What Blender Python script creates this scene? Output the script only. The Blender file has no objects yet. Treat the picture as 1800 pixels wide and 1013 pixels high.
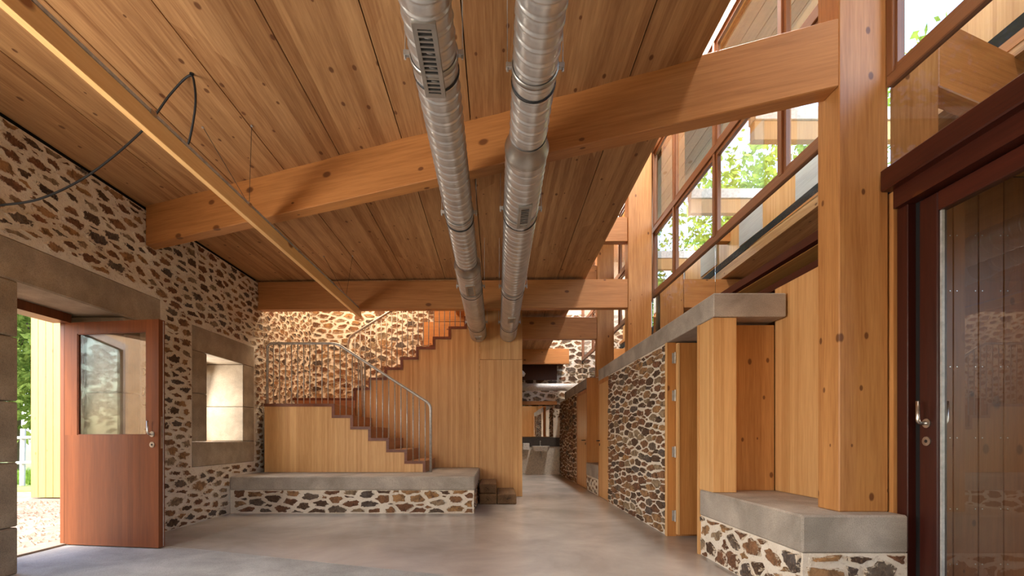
import bpy, bmesh, math, random
import numpy as np
from mathutils import Vector, Matrix

R = random.Random(7)
SC = bpy.context.scene
COL = SC.collection

# ------------------------------------------------------------------ camera
F = 850.0; CX = 873.0; CY = 770.0; EYE = 1.05
cam = bpy.data.cameras.new('camera'); camo = bpy.data.objects.new('camera', cam); COL.objects.link(camo)
camo.location = (0, 0, EYE); camo.rotation_euler = (math.pi/2, 0, 0)
cam.sensor_fit = 'HORIZONTAL'; cam.sensor_width = 36.0; cam.lens = F/1800*36
cam.shift_x = (900-CX)/1800; cam.shift_y = (CY-506.5)/1800
cam.clip_start = 0.05; cam.clip_end = 300
SC.camera = camo

# ------------------------------------------------------------------ world, sun, daylight, exposure
SUN = Vector((-0.20, -0.68, 0.70)).normalized()
w = bpy.data.worlds.new('world'); SC.world = w; w.use_nodes = True
nt = w.node_tree; nt.nodes.clear()
sky = nt.nodes.new('ShaderNodeTexSky'); sky.sky_type = 'NISHITA'; sky.sun_disc = False
sky.sun_elevation = math.asin(SUN.z); sky.sun_rotation = math.atan2(SUN.x, SUN.y)
sky.air_density = 1.0; sky.dust_density = 2.5; sky.ozone_density = 1.0
bg = nt.nodes.new('ShaderNodeBackground'); bg.inputs['Strength'].default_value = 0.85
wo = nt.nodes.new('ShaderNodeOutputWorld')
nt.links.new(sky.outputs[0], bg.inputs[0]); nt.links.new(bg.outputs[0], wo.inputs[0])

def lamp(name, kind, loc, direction, energy, color, size=None, size_y=None):
    l = bpy.data.lights.new(name, kind); l.energy = energy; l.color = color
    if kind == 'AREA':
        l.shape = 'RECTANGLE'; l.size = size; l.size_y = size_y or size
    o = bpy.data.objects.new(name, l); COL.objects.link(o); o.location = loc
    o.rotation_euler = Vector(direction).to_track_quat('-Z', 'Y').to_euler()
    return o
s = lamp('sun', 'SUN', (0, 0, 30), -SUN, 1.5, (1.0, 0.94, 0.85)); s.data.angle = 0.01
# fill lamps at added unseen left and rear windows, last one at the granite window
lamp('window_fill', 'AREA', (-3.95, 1.45, 1.65), (1, 0.45, -0.5), 125, (1.0, 0.95, 0.88), 1.7, 1.4)
lamp('window_fill', 'AREA', (-3.95, -0.75, 1.65), (1, 0.0, -0.05), 28, (1.0, 0.95, 0.88), 1.5, 1.4)
lamp('window_fill', 'AREA', (-0.9, -2.32, 1.7), (0.05, 1, -0.05), 8, (1.0, 0.95, 0.88), 2.2, 1.3)
lamp('window_fill', 'AREA', (-4.24, 6.6, 1.56), (1, 0.0, -0.22), 15, (1.0, 0.95, 0.87), 0.7, 0.95)
# fill lamps under three added, unseen skylights in the lantern roof
for y_, e_, l_ in ((1.6, 45, 2.5), (5.35, 85, 3.7), (11.4, 170, 2.9)):
    lamp('skylight_fill', 'AREA', (2.29, y_, 6.05), (-0.3, 0, -1), e_, (1.0, 0.95, 0.88), l_, 0.28)
# lamp of the upper landing shining down the stair well
lamp('stair_well_lamp', 'AREA', (-2.5, 8.75, 4.75), (0, 0.12, -1), 72, (1.0, 0.80, 0.56), 1.6, 1.2)
SC.view_settings.view_transform = 'Standard'; SC.view_settings.look = 'None'
SC.view_settings.exposure = 0.70; SC.view_settings.gamma = 1.0
SC.view_settings.use_curve_mapping = False
try:
    SC.cycles.max_bounces = 10; SC.cycles.diffuse_bounces = 5; SC.cycles.transparent_max_bounces = 16
    SC.cycles.sample_clamp_indirect = 6.0; SC.cycles.caustics_reflective = False; SC.cycles.caustics_refractive = False
except Exception: pass

# ------------------------------------------------------------------ material helpers
def lin(c):
    return tuple(((v/255)/12.92 if v/255 <= 0.04045 else ((v/255+0.055)/1.055)**2.4) for v in c) + (1.0,)

class NT:
    def __init__(self, name):
        self.m = bpy.data.materials.new(name); self.m.use_nodes = True
        self.t = self.m.node_tree; self.t.nodes.clear()
        self.out = self.n('ShaderNodeOutputMaterial')
    def n(self, typ, **kw):
        nd = self.t.nodes.new(typ)
        for k, v in kw.items(): setattr(nd, k, v)
        return nd
    def l(self, a, b): self.t.links.new(a, b)
    def math(self, op, a, b=None, clamp=False):
        nd = self.n('ShaderNodeMath', operation=op, use_clamp=clamp)
        for i, v in enumerate((a, b)):
            if v is None: continue
            if isinstance(v, (int, float)): nd.inputs[i].default_value = v
            else: self.l(v, nd.inputs[i])
        return nd.outputs[0]
    def vmath(self, op, a, b):
        nd = self.n('ShaderNodeVectorMath', operation=op)
        for i, v in enumerate((a, b)):
            if isinstance(v, tuple): nd.inputs[i].default_value = v
            else: self.l(v, nd.inputs[i])
        return nd.outputs[0]
    def mix(self, fac, a, b, mode='MIX'):
        nd = self.n('ShaderNodeMix', data_type='RGBA', blend_type=mode)
        for i, v in ((0, fac), (6, a), (7, b)):
            if isinstance(v, (int, float)): nd.inputs[i].default_value = v
            elif isinstance(v, tuple): nd.inputs[i].default_value = v
            else: self.l(v, nd.inputs[i])
        return nd.outputs[2]
    def ramp(self, fac, stops, interp='LINEAR'):
        nd = self.n('ShaderNodeValToRGB'); cr = nd.color_ramp; cr.interpolation = interp
        while len(cr.elements) < len(stops): cr.elements.new(0.5)
        for e, (p, c) in zip(cr.elements, stops):
            e.position = p; e.color = c if len(c) == 4 else lin(c)
        self.l(fac, nd.inputs[0]); return nd.outputs[0]
    def noise(self, vec, scale, detail=4, rough=0.55, dist=0.0):
        nd = self.n('ShaderNodeTexNoise'); nd.inputs['Scale'].default_value = scale
        nd.inputs['Detail'].default_value = detail; nd.inputs['Roughness'].default_value = rough
        nd.inputs['Distortion'].default_value = dist
        self.l(vec, nd.inputs['Vector']); return nd.outputs['Fac']
    def coords(self, shuffle=True):
        tc = self.n('ShaderNodeTexCoord').outputs['Object']
        if not shuffle: return tc
        oi = self.n('ShaderNodeObjectInfo').outputs['Random']
        cb = self.n('ShaderNodeCombineXYZ')
        for i, k in enumerate((31.7, 53.1, 17.9)): self.l(self.math('MULTIPLY', oi, k), cb.inputs[i])
        return self.vmath('ADD', tc, cb.outputs[0])
    def finish(self, color, rough=0.5, bump=None, bstr=0.2, bdist=0.01, metal=0.0, spec=0.5):
        p = self.n('ShaderNodeBsdfPrincipled')
        for k, v in (('Base Color', color), ('Roughness', rough), ('Metallic', metal)):
            if isinstance(v, (int, float, tuple)): p.inputs[k].default_value = v
            else: self.l(v, p.inputs[k])
        p.inputs['Specular IOR Level'].default_value = spec
        if bump is not None:
            b = self.n('ShaderNodeBump'); b.inputs['Strength'].default_value = bstr; b.inputs['Distance'].default_value = bdist
            self.l(bump, b.inputs['Height']); self.l(b.outputs[0], p.inputs['Normal'])
        self.l(p.outputs[0], self.out.inputs[0]); return self.m

def wood(name, axis, light, dark, strip=0.16, var=0.35, knots=0.5, rough=0.5, kscale=4.5, knotc=(88, 44, 18), grain=1.0, spec=0.4, ksize=0.12):
    t = NT(name); v = t.coords()
    st = [1, 1, 1]; st[axis] = 0.05
    gv = t.vmath('MULTIPLY', v, tuple(float(x) for x in st))
    fine = t.noise(gv, 70, 3, 0.6); broad = t.noise(gv, 9, 3, 0.55, 0.6)
    cross = [1.0/strip]*3; cross[axis] = 0.0
    fl = t.n('ShaderNodeVectorMath', operation='FLOOR'); t.l(t.vmath('MULTIPLY', v, tuple(cross)), fl.inputs[0])
    wn = t.n('ShaderNodeTexWhiteNoise', noise_dimensions='3D'); t.l(fl.outputs[0], wn.inputs[0])
    f = t.math('ADD', t.math('MULTIPLY', wn.outputs['Value'], var), t.math('MULTIPLY', broad, 0.55*grain))
    f = t.math('ADD', f, t.math('MULTIPLY', t.math('SUBTRACT', fine, 0.18), 0.62*grain))
    col = t.ramp(f, [(0.18, light), (0.95, dark)])
    if knots > 0:
        sx = t.n('ShaderNodeSeparateXYZ'); t.l(v, sx.inputs[0]); o_ = [i for i in range(3) if i != axis]
        cb = t.n('ShaderNodeCombineXYZ'); t.l(t.math('ADD', sx.outputs[o_[0]], sx.outputs[o_[1]]), cb.inputs[0]); t.l(t.math('MULTIPLY', sx.outputs[axis], 0.6), cb.inputs[1])
        vo = t.n('ShaderNodeTexVoronoi', voronoi_dimensions='2D'); vo.inputs['Scale'].default_value = kscale; vo.inputs['Randomness'].default_value = 1.0
        t.l(cb.outputs[0], vo.inputs['Vector'])
        sep = t.n('ShaderNodeSeparateColor'); t.l(vo.outputs['Color'], sep.inputs[0])
        size = t.math('ADD', 0.03, t.math('MULTIPLY', sep.outputs[0], ksize))
        k = t.math('SUBTRACT', 1.0, t.math('DIVIDE', vo.outputs['Distance'], size), True)
        k = t.math('MULTIPLY', k, 2.6, True)
        k = t.math('MULTIPLY', k, t.math('GREATER_THAN', sep.outputs[1], 1.0-knots))
        col = t.mix(t.math('MULTIPLY', k, 0.8), col, lin(knotc))
    return t.finish(col, rough, fine, 0.12, 0.004, spec=spec)

def concrete(name, a, b, rough=0.7, scale=2.5, bstr=0.25, pits=True, spec=0.4):
    t = NT(name); v = t.coords(False)
    n1 = t.noise(v, scale, 6, 0.6, 0.4); n2 = t.noise(v, 45, 3, 0.7); n3 = t.noise(v, 190, 2, 0.6)
    col = t.ramp(n1, [(0.34, a), (0.66, b)])
    col = t.mix(t.math('MULTIPLY', t.math('SUBTRACT', n3, 0.46), 2.2 if rough > .5 else .9, True), col, lin(tuple(x*0.62 for x in a)))
    h = t.math('ADD', t.math('MULTIPLY', n2, 0.6), t.math('MULTIPLY', n3, 0.4))
    return t.finish(col, rough, h, bstr, 0.006, spec=spec)

def stone_mat(dark=False):
    t = NT('dark_rubble_stone' if dark else 'rubble_stone'); v = t.coords()
    oi = t.n('ShaderNodeObjectInfo').outputs['Random']
    base = t.ramp(oi, [(0.0, (86, 66, 52)), (0.12, (146, 104, 72)), (0.26, (110, 98, 86)), (0.38, (170, 130, 90)), (0.52, (124, 84, 60)),
                       (0.66, (160, 138, 110)), (0.80, (92, 84, 80)), (0.88, (176, 132, 86)), (0.95, (136, 92, 66))], 'CONSTANT')
    if dark: base = t.ramp(oi, [(0.0, (40, 36, 36)), (1.0, (58, 50, 46))])
    n1 = t.noise(v, 14, 5, 0.65, 0.5); n2 = t.noise(v, 60, 4, 0.7)
    col = t.mix(t.ramp(n1, [(0.38, (0, 0, 0)), (0.66, (235, 235, 235))]), base, lin((62, 46, 38)))
    col = t.mix(t.math('MULTIPLY', t.math('SUBTRACT', n2, 0.5), 2.0, True), col, lin((172, 142, 108)))
    h = t.math('ADD', t.math('MULTIPLY', n1, 0.7), t.math('MULTIPLY', n2, 0.4))
    at = t.n('ShaderNodeAttribute', attribute_name='rim').outputs['Fac']
    n3 = t.noise(v, 26, 4, 0.65, 0.4)
    e = t.math('ADD', at, t.math('MULTIPLY', t.math('SUBTRACT', n3, 0.5), 1.5))
    sm = t.math('MULTIPLY', t.math('SUBTRACT', e, 0.80), 9.0, True)
    col = t.mix(sm, col, lin((222, 206, 184)))
    h = t.math('ADD', h, t.math('MULTIPLY', sm, 0.5))
    return t.finish(col, 0.88, h, 0.7, 0.02, spec=0.2)

def mortar_mat():
    t = NT('lime_mortar'); v = t.coords(False)
    n1 = t.noise(v, 3.0, 5, 0.6); n2 = t.noise(v, 38, 4, 0.7, 0.3); n3 = t.noise(v, 120, 3, 0.6)
    col = t.ramp(n1, [(0.3, (222, 208, 188)), (0.7, (240, 230, 214))])
    col = t.mix(t.ramp(n2, [(0.56, (0, 0, 0)), (0.70, (190, 190, 190))]), col, lin((150, 116, 84)))
    h = t.math('ADD', t.math('MULTIPLY', n2, 0.9), t.math('MULTIPLY', n3, 0.3))
    return t.finish(col, 0.92, h, 0.6, 0.03, spec=0.15)

def plain(name, c, rough=0.5, metal=0.0, nscale=30, var=0.12, spec=0.5):
    t = NT(name); v = t.coords()
    n = t.noise(v, nscale, 3)
    col = t.ramp(n, [(0.3, tuple(x*(1-var) for x in c)), (0.7, tuple(min(255, x*(1+var*0.5)) for x in c))])
    return t.finish(col, rough, n, 0.05, 0.002, metal, spec)

def glass(name, tint=(0.97, 0.98, 0.97, 1), coat=None):
    t = NT(name)
    tr = t.n('ShaderNodeBsdfTransparent'); tr.inputs[0].default_value = tint
    gl = t.n('ShaderNodeBsdfGlossy'); gl.inputs['Roughness'].default_value = 0.0; gl.inputs[0].default_value = (0.95, 0.95, 0.95, 1)
    mx = t.n('ShaderNodeMixShader')
    if coat is None:
        fr = t.n('ShaderNodeFresnel'); fr.inputs[0].default_value = 1.65
        front = t.math('SUBTRACT', 1.0, t.n('ShaderNodeNewGeometry').outputs['Backfacing'])
        t.l(t.math('MULTIPLY', t.math('MULTIPLY', fr.outputs[0], 1.5, True), front), mx.inputs[0])
    else:
        front = t.math('SUBTRACT', 1.0, t.n('ShaderNodeNewGeometry').outputs['Backfacing'])
        t.l(t.math('MULTIPLY', front, coat), mx.inputs[0])
    t.l(tr.outputs[0], mx.inputs[1]); t.l(gl.outputs[0], mx.inputs[2]); t.l(mx.outputs[0], t.out.inputs[0])
    return t.m

def leaf_mat(name, a, b):
    t = NT(name); v = t.coords()
    n = t.noise(v, 2.2, 3); n2 = t.noise(v, 21, 2)
    col = t.ramp(t.math('ADD', t.math('MULTIPLY', n, .6), t.math('MULTIPLY', n2, .4)), [(0.35, a), (0.65, b)])
    d = t.n('ShaderNodeBsdfDiffuse'); tl = t.n('ShaderNodeBsdfTranslucent'); mx = t.n('ShaderNodeMixShader'); mx.inputs[0].default_value = 0.35
    t.l(col, d.inputs[0]); t.l(col, tl.inputs[0]); t.l(d.outputs[0], mx.inputs[1]); t.l(tl.outputs[0], mx.inputs[2]); t.l(mx.outputs[0], t.out.inputs[0])
    return t.m

M = {}
M['ceiling'] = wood('ceiling_spruce', 1, (214, 168, 116), (148, 102, 62), 0.05, 0.30, 0.5, 0.55, 5.5, grain=1.2, ksize=0.08)
M['beam_x'] = wood('glulam_beam', 0, (204, 142, 82), (146, 90, 44), 0.30, 0.10, 0.4, 0.45, 3.6, grain=1.1, ksize=0.10)
M['beam_y'] = wood('glulam_along', 1, (204, 142, 82), (146, 90, 44), 0.30, 0.10, 0.35, 0.45, 3.6)
M['post'] = wood('glulam_post', 2, (216, 160, 98), (154, 98, 50), 0.15, 0.16, 0.55, 0.42, 5.0, ksize=0.09, grain=1.15)
M['ply'] = wood('laminated_board', 2, (230, 184, 126), (186, 134, 78), 0.03, 0.32, 0.0, 0.5)
M['ply_x'] = wood('laminated_board_flat', 1, (216, 166, 98), (176, 120, 62), 0.05, 0.3, 0.0, 0.5)
M['doorply'] = wood('door_board', 2, (208, 146, 82), (160, 100, 46), 0.08, 0.3, 0.12, 0.45)
M['batten'] = wood('pine_batten', 1, (250, 206, 142), (218, 158, 92), 0.5, 0.05, 0.45, 0.45, 3.0, (120, 50, 16))
M['redwood'] = wood('stained_door_wood', 2, (138, 78, 42), (94, 50, 27), 0.06, 0.22, 0.0, 0.38)
M['darkred'] = wood('dark_stained_frame', 2, (74, 30, 20), (42, 15, 10), 0.2, 0.2, 0.1, 0.35)
M['darkred_y'] = wood('dark_stained_frame_flat', 1, (84, 36, 23), (46, 18, 11), 0.2, 0.2, 0.15, 0.35)
M['frame'] = wood('window_frame_wood', 2, (148, 100, 66), (102, 64, 42), 0.2, 0.1, 0.0, 0.4)
M['frame_y'] = wood('window_frame_wood_flat', 1, (148, 100, 66), (102, 64, 42), 0.2, 0.1, 0.0, 0.4)
M['tread'] = wood('stair_tread_wood', 1, (132, 72, 42), (84, 42, 24), 0.2, 0.2, 0.0, 0.4)
M['step'] = wood('stair_step_wood', 1, (186, 132, 90), (140, 94, 60), 0.2, 0.2, 0.0, 0.4)
M['plank'] = wood('larch_plank', 2, (152, 92, 48), (104, 58, 28), 0.5, 0.05, 0.5, 0.35, 4.0)
M['outplank'] = wood('outdoor_plank', 2, (214, 166, 104), (176, 124, 70), 0.5, 0.05, 0.35, 0.6, 3.0, (170, 110, 60))
M['grey'] = wood('weathered_board', 1, (198, 198, 194), (150, 150, 148), 0.4, 0.2, 0.1, 0.7, 4, (110, 108, 104))
M['old'] = wood('old_sleeper', 1, (150, 118, 84), (80, 57, 36), 0.25, 0.3, 0.2, 0.8)
M['pale'] = plain('pale_board', (226, 222, 214), 0.6)
M['concrete'] = concrete('cast_concrete', (146, 136, 124), (186, 174, 160), 0.75, 2.5, 0.35)
M['granite'] = concrete('granite', (150, 134, 114), (184, 166, 142), 0.8, 4.0, 0.4)
M['floor'] = concrete('polished_floor', (164, 158, 152), (200, 192, 184), 0.24, 1.1, 0.03, spec=0.5)
M['slab'] = concrete('rough_slab', (150, 148, 142), (180, 177, 170), 0.75, 3, 0.35)
M['stone'] = stone_mat(); M['stone_dark'] = stone_mat(True); M['mortar'] = mortar_mat()
M['steel'] = plain('stainless_steel', (196, 192, 186), 0.28, 1.0)
M['rail'] = plain('brushed_rail_steel', (186, 180, 172), 0.42, 0.55)
M['galv'] = plain('galvanised_steel', (206, 204, 200), 0.33, 0.82, 8, 0.07)
M['galvflat'] = plain('galvanised_plate', (176, 172, 164), 0.4, 0.9, 8, 0.1)
M['black'] = plain('black_rubber', (22, 20, 19), 0.6)
M['gap'] = plain('dark_gap', (14, 10, 8), 0.9)
M['alu'] = plain('aluminium_channel', (190, 186, 180), 0.45, 0.3)
M['pipe'] = plain('pale_steel_pipe', (214, 212, 208), 0.4, 0.15)
M['ceramic'] = plain('white_ceramic', (226, 222, 214), 0.25)
M['render'] = plain('white_render', (214, 206, 192), 0.8)
M['slate'] = plain('dark_stone_top', (62, 54, 48), 0.5)
M['mirror'] = plain('mirror_glass', (220, 216, 210), 0.02, 1.0, 3, 0.02)
M['glass'] = glass('clear_glass'); M['coat'] = glass('coated_glass', (0.2, 0.19, 0.18, 1), 0.80)
M['darkglass'] = glass('dark_window_glass', (.5, .55, .5, 1), 0.13)
M['skyglass'] = glass('added_skylight_pane', (.0, .0, .0, 1), 0.2)
M['doorglass'] = glass('door_glass', (0.93, 0.93, 0.91, 1))
M['leaf1'] = leaf_mat('leaf_light', (92, 122, 44), (160, 184, 84)); M['leaf2'] = leaf_mat('leaf_mid', (70, 92, 40), (132, 150, 74))
M['bark'] = plain('tree_bark', (96, 80, 64), 0.9); M['grass'] = leaf_mat('grass_blade', (84, 116, 40), (132, 160, 70))
M['gravel'] = concrete('gravel_ground', (138, 118, 98), (176, 158, 138), 0.95, 6, 0.8)
M['earth'] = concrete('earth_ground', (120, 128, 70), (150, 160, 90), 0.95, 2, 0.5)

# ------------------------------------------------------------------ object helpers
WL = {}
def tag(o, label=None, cat=None, group=None, kind=None):
    if label: o['label'] = label
    if cat: o['category'] = cat
    if group: o['group'] = group
    if kind: o['kind'] = kind
    return o
def thing(name, loc, label, cat=None, group=None, kind=None):
    o = bpy.data.objects.new(name, None); COL.objects.link(o); o.location = loc; o.empty_display_size = 0.1
    WL[o.name] = Vector(loc); return tag(o, label, cat, group, kind)
def place(o, origin, parent):
    WL[o.name] = Vector(origin)
    o.location = Vector(origin) - (WL[parent.name] if parent else Vector((0, 0, 0)))
    if parent: o.parent = parent
    COL.objects.link(o)
def mk(name, geo, mat, parent=None, smooth=False, bevel=0, origin=None):
    vs, fs = geo
    a = np.array([tuple(v) for v in vs], float)
    if origin is None:
        lo, hi = a.min(0), a.max(0); origin = ((lo[0]+hi[0])/2, (lo[1]+hi[1])/2, lo[2])
    me = bpy.data.meshes.new(name); me.from_pydata((a-np.array(origin)).tolist(), [], [tuple(f) for f in fs])
    if smooth: me.polygons.foreach_set('use_smooth', [True]*len(me.polygons))
    me.materials.append(M[mat] if isinstance(mat, str) else mat)
    o = bpy.data.objects.new(name, me); place(o, origin, parent)
    if bevel:
        b = o.modifiers.new('bevel', 'BEVEL'); b.width = bevel; b.segments = 1; b.limit_method = 'ANGLE'
    return o
def rep(o, offset, parent=None):            # repeat of a part sharing its mesh
    c = o.copy(); COL.objects.link(c); c.location = o.location + Vector(offset); WL[c.name] = WL[o.name] + Vector(offset)
    return c
def box(x0, x1, y0, y1, z0, z1):
    v = [(x0, y0, z0), (x1, y0, z0), (x1, y1, z0), (x0, y1, z0), (x0, y0, z1), (x1, y0, z1), (x1, y1, z1), (x0, y1, z1)]
    return v, [(0, 3, 2, 1), (4, 5, 6, 7), (0, 1, 5, 4), (1, 2, 6, 5), (2, 3, 7, 6), (3, 0, 4, 7)]
def hexa(b, t):                              # 4 bottom points and 4 top points, counter-clockwise from above
    return list(b)+list(t), [(0, 3, 2, 1), (4, 5, 6, 7), (0, 1, 5, 4), (1, 2, 6, 5), (2, 3, 7, 6), (3, 0, 4, 7)]
def join(*gs):
    V, Fc = [], []
    for v, f in gs:
        n = len(V); V += list(v); Fc += [tuple(i+n for i in q) for q in f]
    return V, Fc
def prism(poly, axis, a, b):                 # poly: 2-D outline; axis 0: (y,z), 1: (x,z), 2: (x,y)
    def p(q, t):
        return (t, q[0], q[1]) if axis == 0 else (q[0], t, q[1]) if axis == 1 else (q[0], q[1], t)
    n = len(poly); V = [p(q, a) for q in poly]+[p(q, b) for q in poly]
    fs = [tuple(range(n))[::-1], tuple(range(n, 2*n))]+[(i, (i+1) % n, n+(i+1) % n, n+i) for i in range(n)]
    return V, fs
def tube(path, r, seg=10, caps=True):
    P = [Vector(p) for p in path]; V, fs = [], []
    up = None
    for i, p in enumerate(P):
        d = ((P[i+1]-p).normalized() if i < len(P)-1 else Vector()) + ((p-P[i-1]).normalized() if i else Vector())
        d.normalize()
        if up is None:
            up = Vector((0, 0, 1)) if abs(d.z) < 0.9 else Vector((1, 0, 0))
        a = d.cross(up).normalized(); b = a.cross(d).normalized(); up = b
        rr = r[i] if isinstance(r, (list, tuple)) else r
        for k in range(seg):
            t = 2*math.pi*k/seg; V.append(p+a*math.cos(t)*rr+b*math.sin(t)*rr)
    for i in range(len(P)-1):
        for k in range(seg):
            k2 = (k+1) % seg; fs.append((i*seg+k, i*seg+k2, (i+1)*seg+k2, (i+1)*seg+k))
    if caps:
        fs.append(tuple(range(seg))[::-1]); fs.append(tuple(range((len(P)-1)*seg, len(P)*seg)))
    return V, fs
def fillet(path, rad, n=5):
    P = [Vector(p) for p in path]; out = [P[0]]
    for i in range(1, len(P)-1):
        a = (P[i-1]-P[i]); b = (P[i+1]-P[i]); r = min(rad, a.length*.45, b.length*.45)
        s, e = P[i]+a.normalized()*r, P[i]+b.normalized()*r
        for k in range(n+1):
            t = k/n; out.append(s*(1-t)**2+P[i]*2*t*(1-t)+e*t*t)
    out.append(P[-1]); return out
def px(x, y, d): return Vector(((x-CX)/F*d, d, EYE+(CY-y)/F*d))

# ------------------------------------------------------------------ rubble masonry
def clip(poly, n, c):                        # keep p.n <= c
    out = []
    for i in range(len(poly)):
        p, q = poly[i], poly[(i+1) % len(poly)]
        dp, dq = p[0]*n[0]+p[1]*n[1]-c, q[0]*n[0]+q[1]*n[1]-c
        if dp <= 0: out.append(p)
        if (dp < 0) != (dq < 0) and abs(dp-dq) > 1e-12:
            t = dp/(dp-dq); out.append((p[0]+(q[0]-p[0])*t, p[1]+(q[1]-p[1])*t))
    return out
def rubble(u0, u1, v0, v1, base, gap, seed, aspect=1.7, holes=(), preset=(), lo=0.28, hi=1.6, skew=0.0, sqz=1.0):
    """stone outlines in a wall plane; works in (u, v*aspect)"""
    rng = random.Random(seed); A = aspect
    pts = [(u, v*A, r) for (u, v, r) in preset]
    H = (u1-u0); G = (v1-v0)*A
    cell = base*1.6; grid = {}
    def add(p): grid.setdefault((int(p[0]//cell), int(p[1]//cell)), []).append(p)
    for p in pts: add(p)
    tries = int(H*G/(base*base)*34)
    for k in range(tries):
        frac = k/tries
        r = base*(hi-(hi-lo)*min(1, frac*2.2)**.6*rng.uniform(0.55, 1.0))
        u, v = rng.uniform(u0, u1), rng.uniform(v0*A, v1*A)
        gx, gy = int(u//cell), int(v//cell); ok = True
        for i in range(gx-2, gx+3):
            for j in range(gy-2, gy+3):
                for q in grid.get((i, j), ()):
                    if (q[0]-u)**2+(q[1]-v)**2 < (0.82*(q[2]+r))**2*0.62: ok = False; break
                if not ok: break
            if not ok: break
        if ok: p = (u, v, r); pts.append(p); add(p)
    res = []
    for p in pts:
        skip = False
        for h in holes:
            if h[0]-0.02 < p[0] < h[1]+0.02 and h[2]-0.02 < p[1]/A < h[3]+0.02: skip = True
        if skip: continue
        g = gap*rng.choice((0.25, 0.5, 0.8, 1.0, 1.3, 1.9, 2.4))*rng.uniform(.8, 1.2)
        L = 3.0*base*1.4
        poly = [(p[0]-L, p[1]-L), (p[0]+L, p[1]-L), (p[0]+L, p[1]+L), (p[0]-L, p[1]+L)]
        gx, gy = int(p[0]//cell), int(p[1]//cell)
        for i in range(gx-3, gx+4):
            for j in range(gy-3, gy+4):
                for q in grid.get((i, j), ()):
                    if q is p: continue
                    dx, dy = q[0]-p[0], q[1]-p[1]; d = math.hypot(dx, dy)
                    if d > 3*L or d < 1e-6: continue
                    mid = (d*d+p[2]**2-q[2]**2)/(2*d)-g*(0.5+0.5*rng.random())
                    nx, ny = dx/d, dy/d
                    poly = clip(poly, (nx, ny), p[0]*nx+p[1]*ny+mid)
                    if len(poly) < 3: break
                if len(poly) < 3: break
            if len(poly) < 3: break
        if len(poly) < 3: continue
        b = gap*0.6
        for n, c in (((1, 0), u1-b), ((-1, 0), -(u0+b)), ((0, 1), (v1-b)*A), ((0, -1), -(v0+b)*A)):
            if len(poly) >= 3: poly = clip(poly, n, c)
        for h in holes:
            if len(poly) < 3: break
            us = [q[0] for q in poly]; vs = [q[1]/A for q in poly]
            if max(us) < h[0]-b or min(us) > h[1]+b or max(vs) < h[2]-b or min(vs) > h[3]+b: continue
            cand = [(h[0]-p[0], (1, 0), h[0]-b), (p[0]-h[1], (-1, 0), -(h[1]+b)), (h[2]-p[1]/A, (0, 1), (h[2]-b)*A), (p[1]/A-h[3], (0, -1), -(h[3]+b)*A)]
            _, n, c = max(cand); poly = clip(poly, n, c)
        if len(poly) < 3: continue
        # ragged outline: clip the corners a little, break the long edges
        cc = []
        for i in range(len(poly)):
            a, bq = poly[i], poly[(i+1) % len(poly)]
            el = math.hypot(a[0]-bq[0], a[1]-bq[1])
            if el < base*0.14: cc.append(((a[0]+bq[0])/2, (a[1]+bq[1])/2)); continue
            t = rng.uniform(0.02, 0.13); t2 = rng.uniform(0.02, 0.13)
            cc.append((a[0]+(bq[0]-a[0])*t, a[1]+(bq[1]-a[1])*t))
            if el > base*0.6:
                m = rng.uniform(.35, .65); ox, oy = (bq[1]-a[1])/el, -(bq[0]-a[0])/el; w_ = rng.uniform(-.20, .05)*min(el, base)
                cc.append((a[0]+(bq[0]-a[0])*m+ox*w_, a[1]+(bq[1]-a[1])*m+oy*w_))
            cc.append((bq[0]+(a[0]-bq[0])*t2, bq[1]+(a[1]-bq[1])*t2))
        if len(cc) < 4: continue
        ar = sum(cc[i][0]*cc[(i+1) % len(cc)][1]-cc[(i+1) % len(cc)][0]*cc[i][1] for i in range(len(cc)))/2/A
        if ar < base*base*0.06: continue
        mx_, my_ = sum(q[0] for q in cc)/len(cc), sum(q[1] for q in cc)/len(cc)
        th_ = rng.gauss(skew, .45); ct, sn = math.cos(th_), math.sin(th_); sq = rng.choice((1.0, 1.0, .92, .8, .68, .55)); s2 = rng.uniform(.9, 1.04)
        cc = [((q[0]-mx_)*ct+(q[1]-my_)*sn, (-(q[0]-mx_)*sn+(q[1]-my_)*ct)*(1-(1-sq)*sqz)) for q in cc]
        cc = [(mx_+(q[0]*ct-q[1]*sn)*s2, my_+(q[0]*sn+q[1]*ct)*s2) for q in cc]
        cc = [(mx_+(q[0]-mx_)*s_, (my_+(q[1]-my_)*s_)/A) for q in cc for s_ in (rng.uniform(0.84, 1.02),)]
        res.append((ar, (mx_, my_/A), cc))
    return res
def stone_geo(item, frame, rng, proud):
    ar, c, out = item; O, ua, na = frame
    n = len(out); size = math.sqrt(ar); h = proud*rng.uniform(0.3, 1.3)
    tu, tv = rng.uniform(-.12, .12), rng.uniform(-.12, .12)
    def P(u, v, w): return O+ua*u+Vector((0, 0, 1))*v+na*w
    V = []
    for s_, w_ in ((1.0, -0.010), (0.93, h)):
        for q in out:
            u, v = c[0]+(q[0]-c[0])*s_, c[1]+(q[1]-c[1])*s_
            V.append(P(u, v, w_ if s_ == 1.0 else w_+(q[0]-c[0])*tu*0.5+(q[1]-c[1])*tv*0.5+rng.uniform(-.12, .12)*h))
    V.append(P(c[0], c[1], h*rng.uniform(0.85, 1.25)))
    fs = []
    for i in range(n): j = (i+1) % n; fs.append((i, j, n+j, n+i))
    for i in range(n): fs.append((n+i, n+(i+1) % n, 2*n))
    if ua.cross(Vector((0, 0, 1))).dot(na) < 0: fs = [f[::-1] for f in fs]
    return V, fs
def rim_of(o, vals):
    o.data.attributes.new('rim', 'FLOAT', 'POINT').data.foreach_set('value', vals); return o
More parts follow.
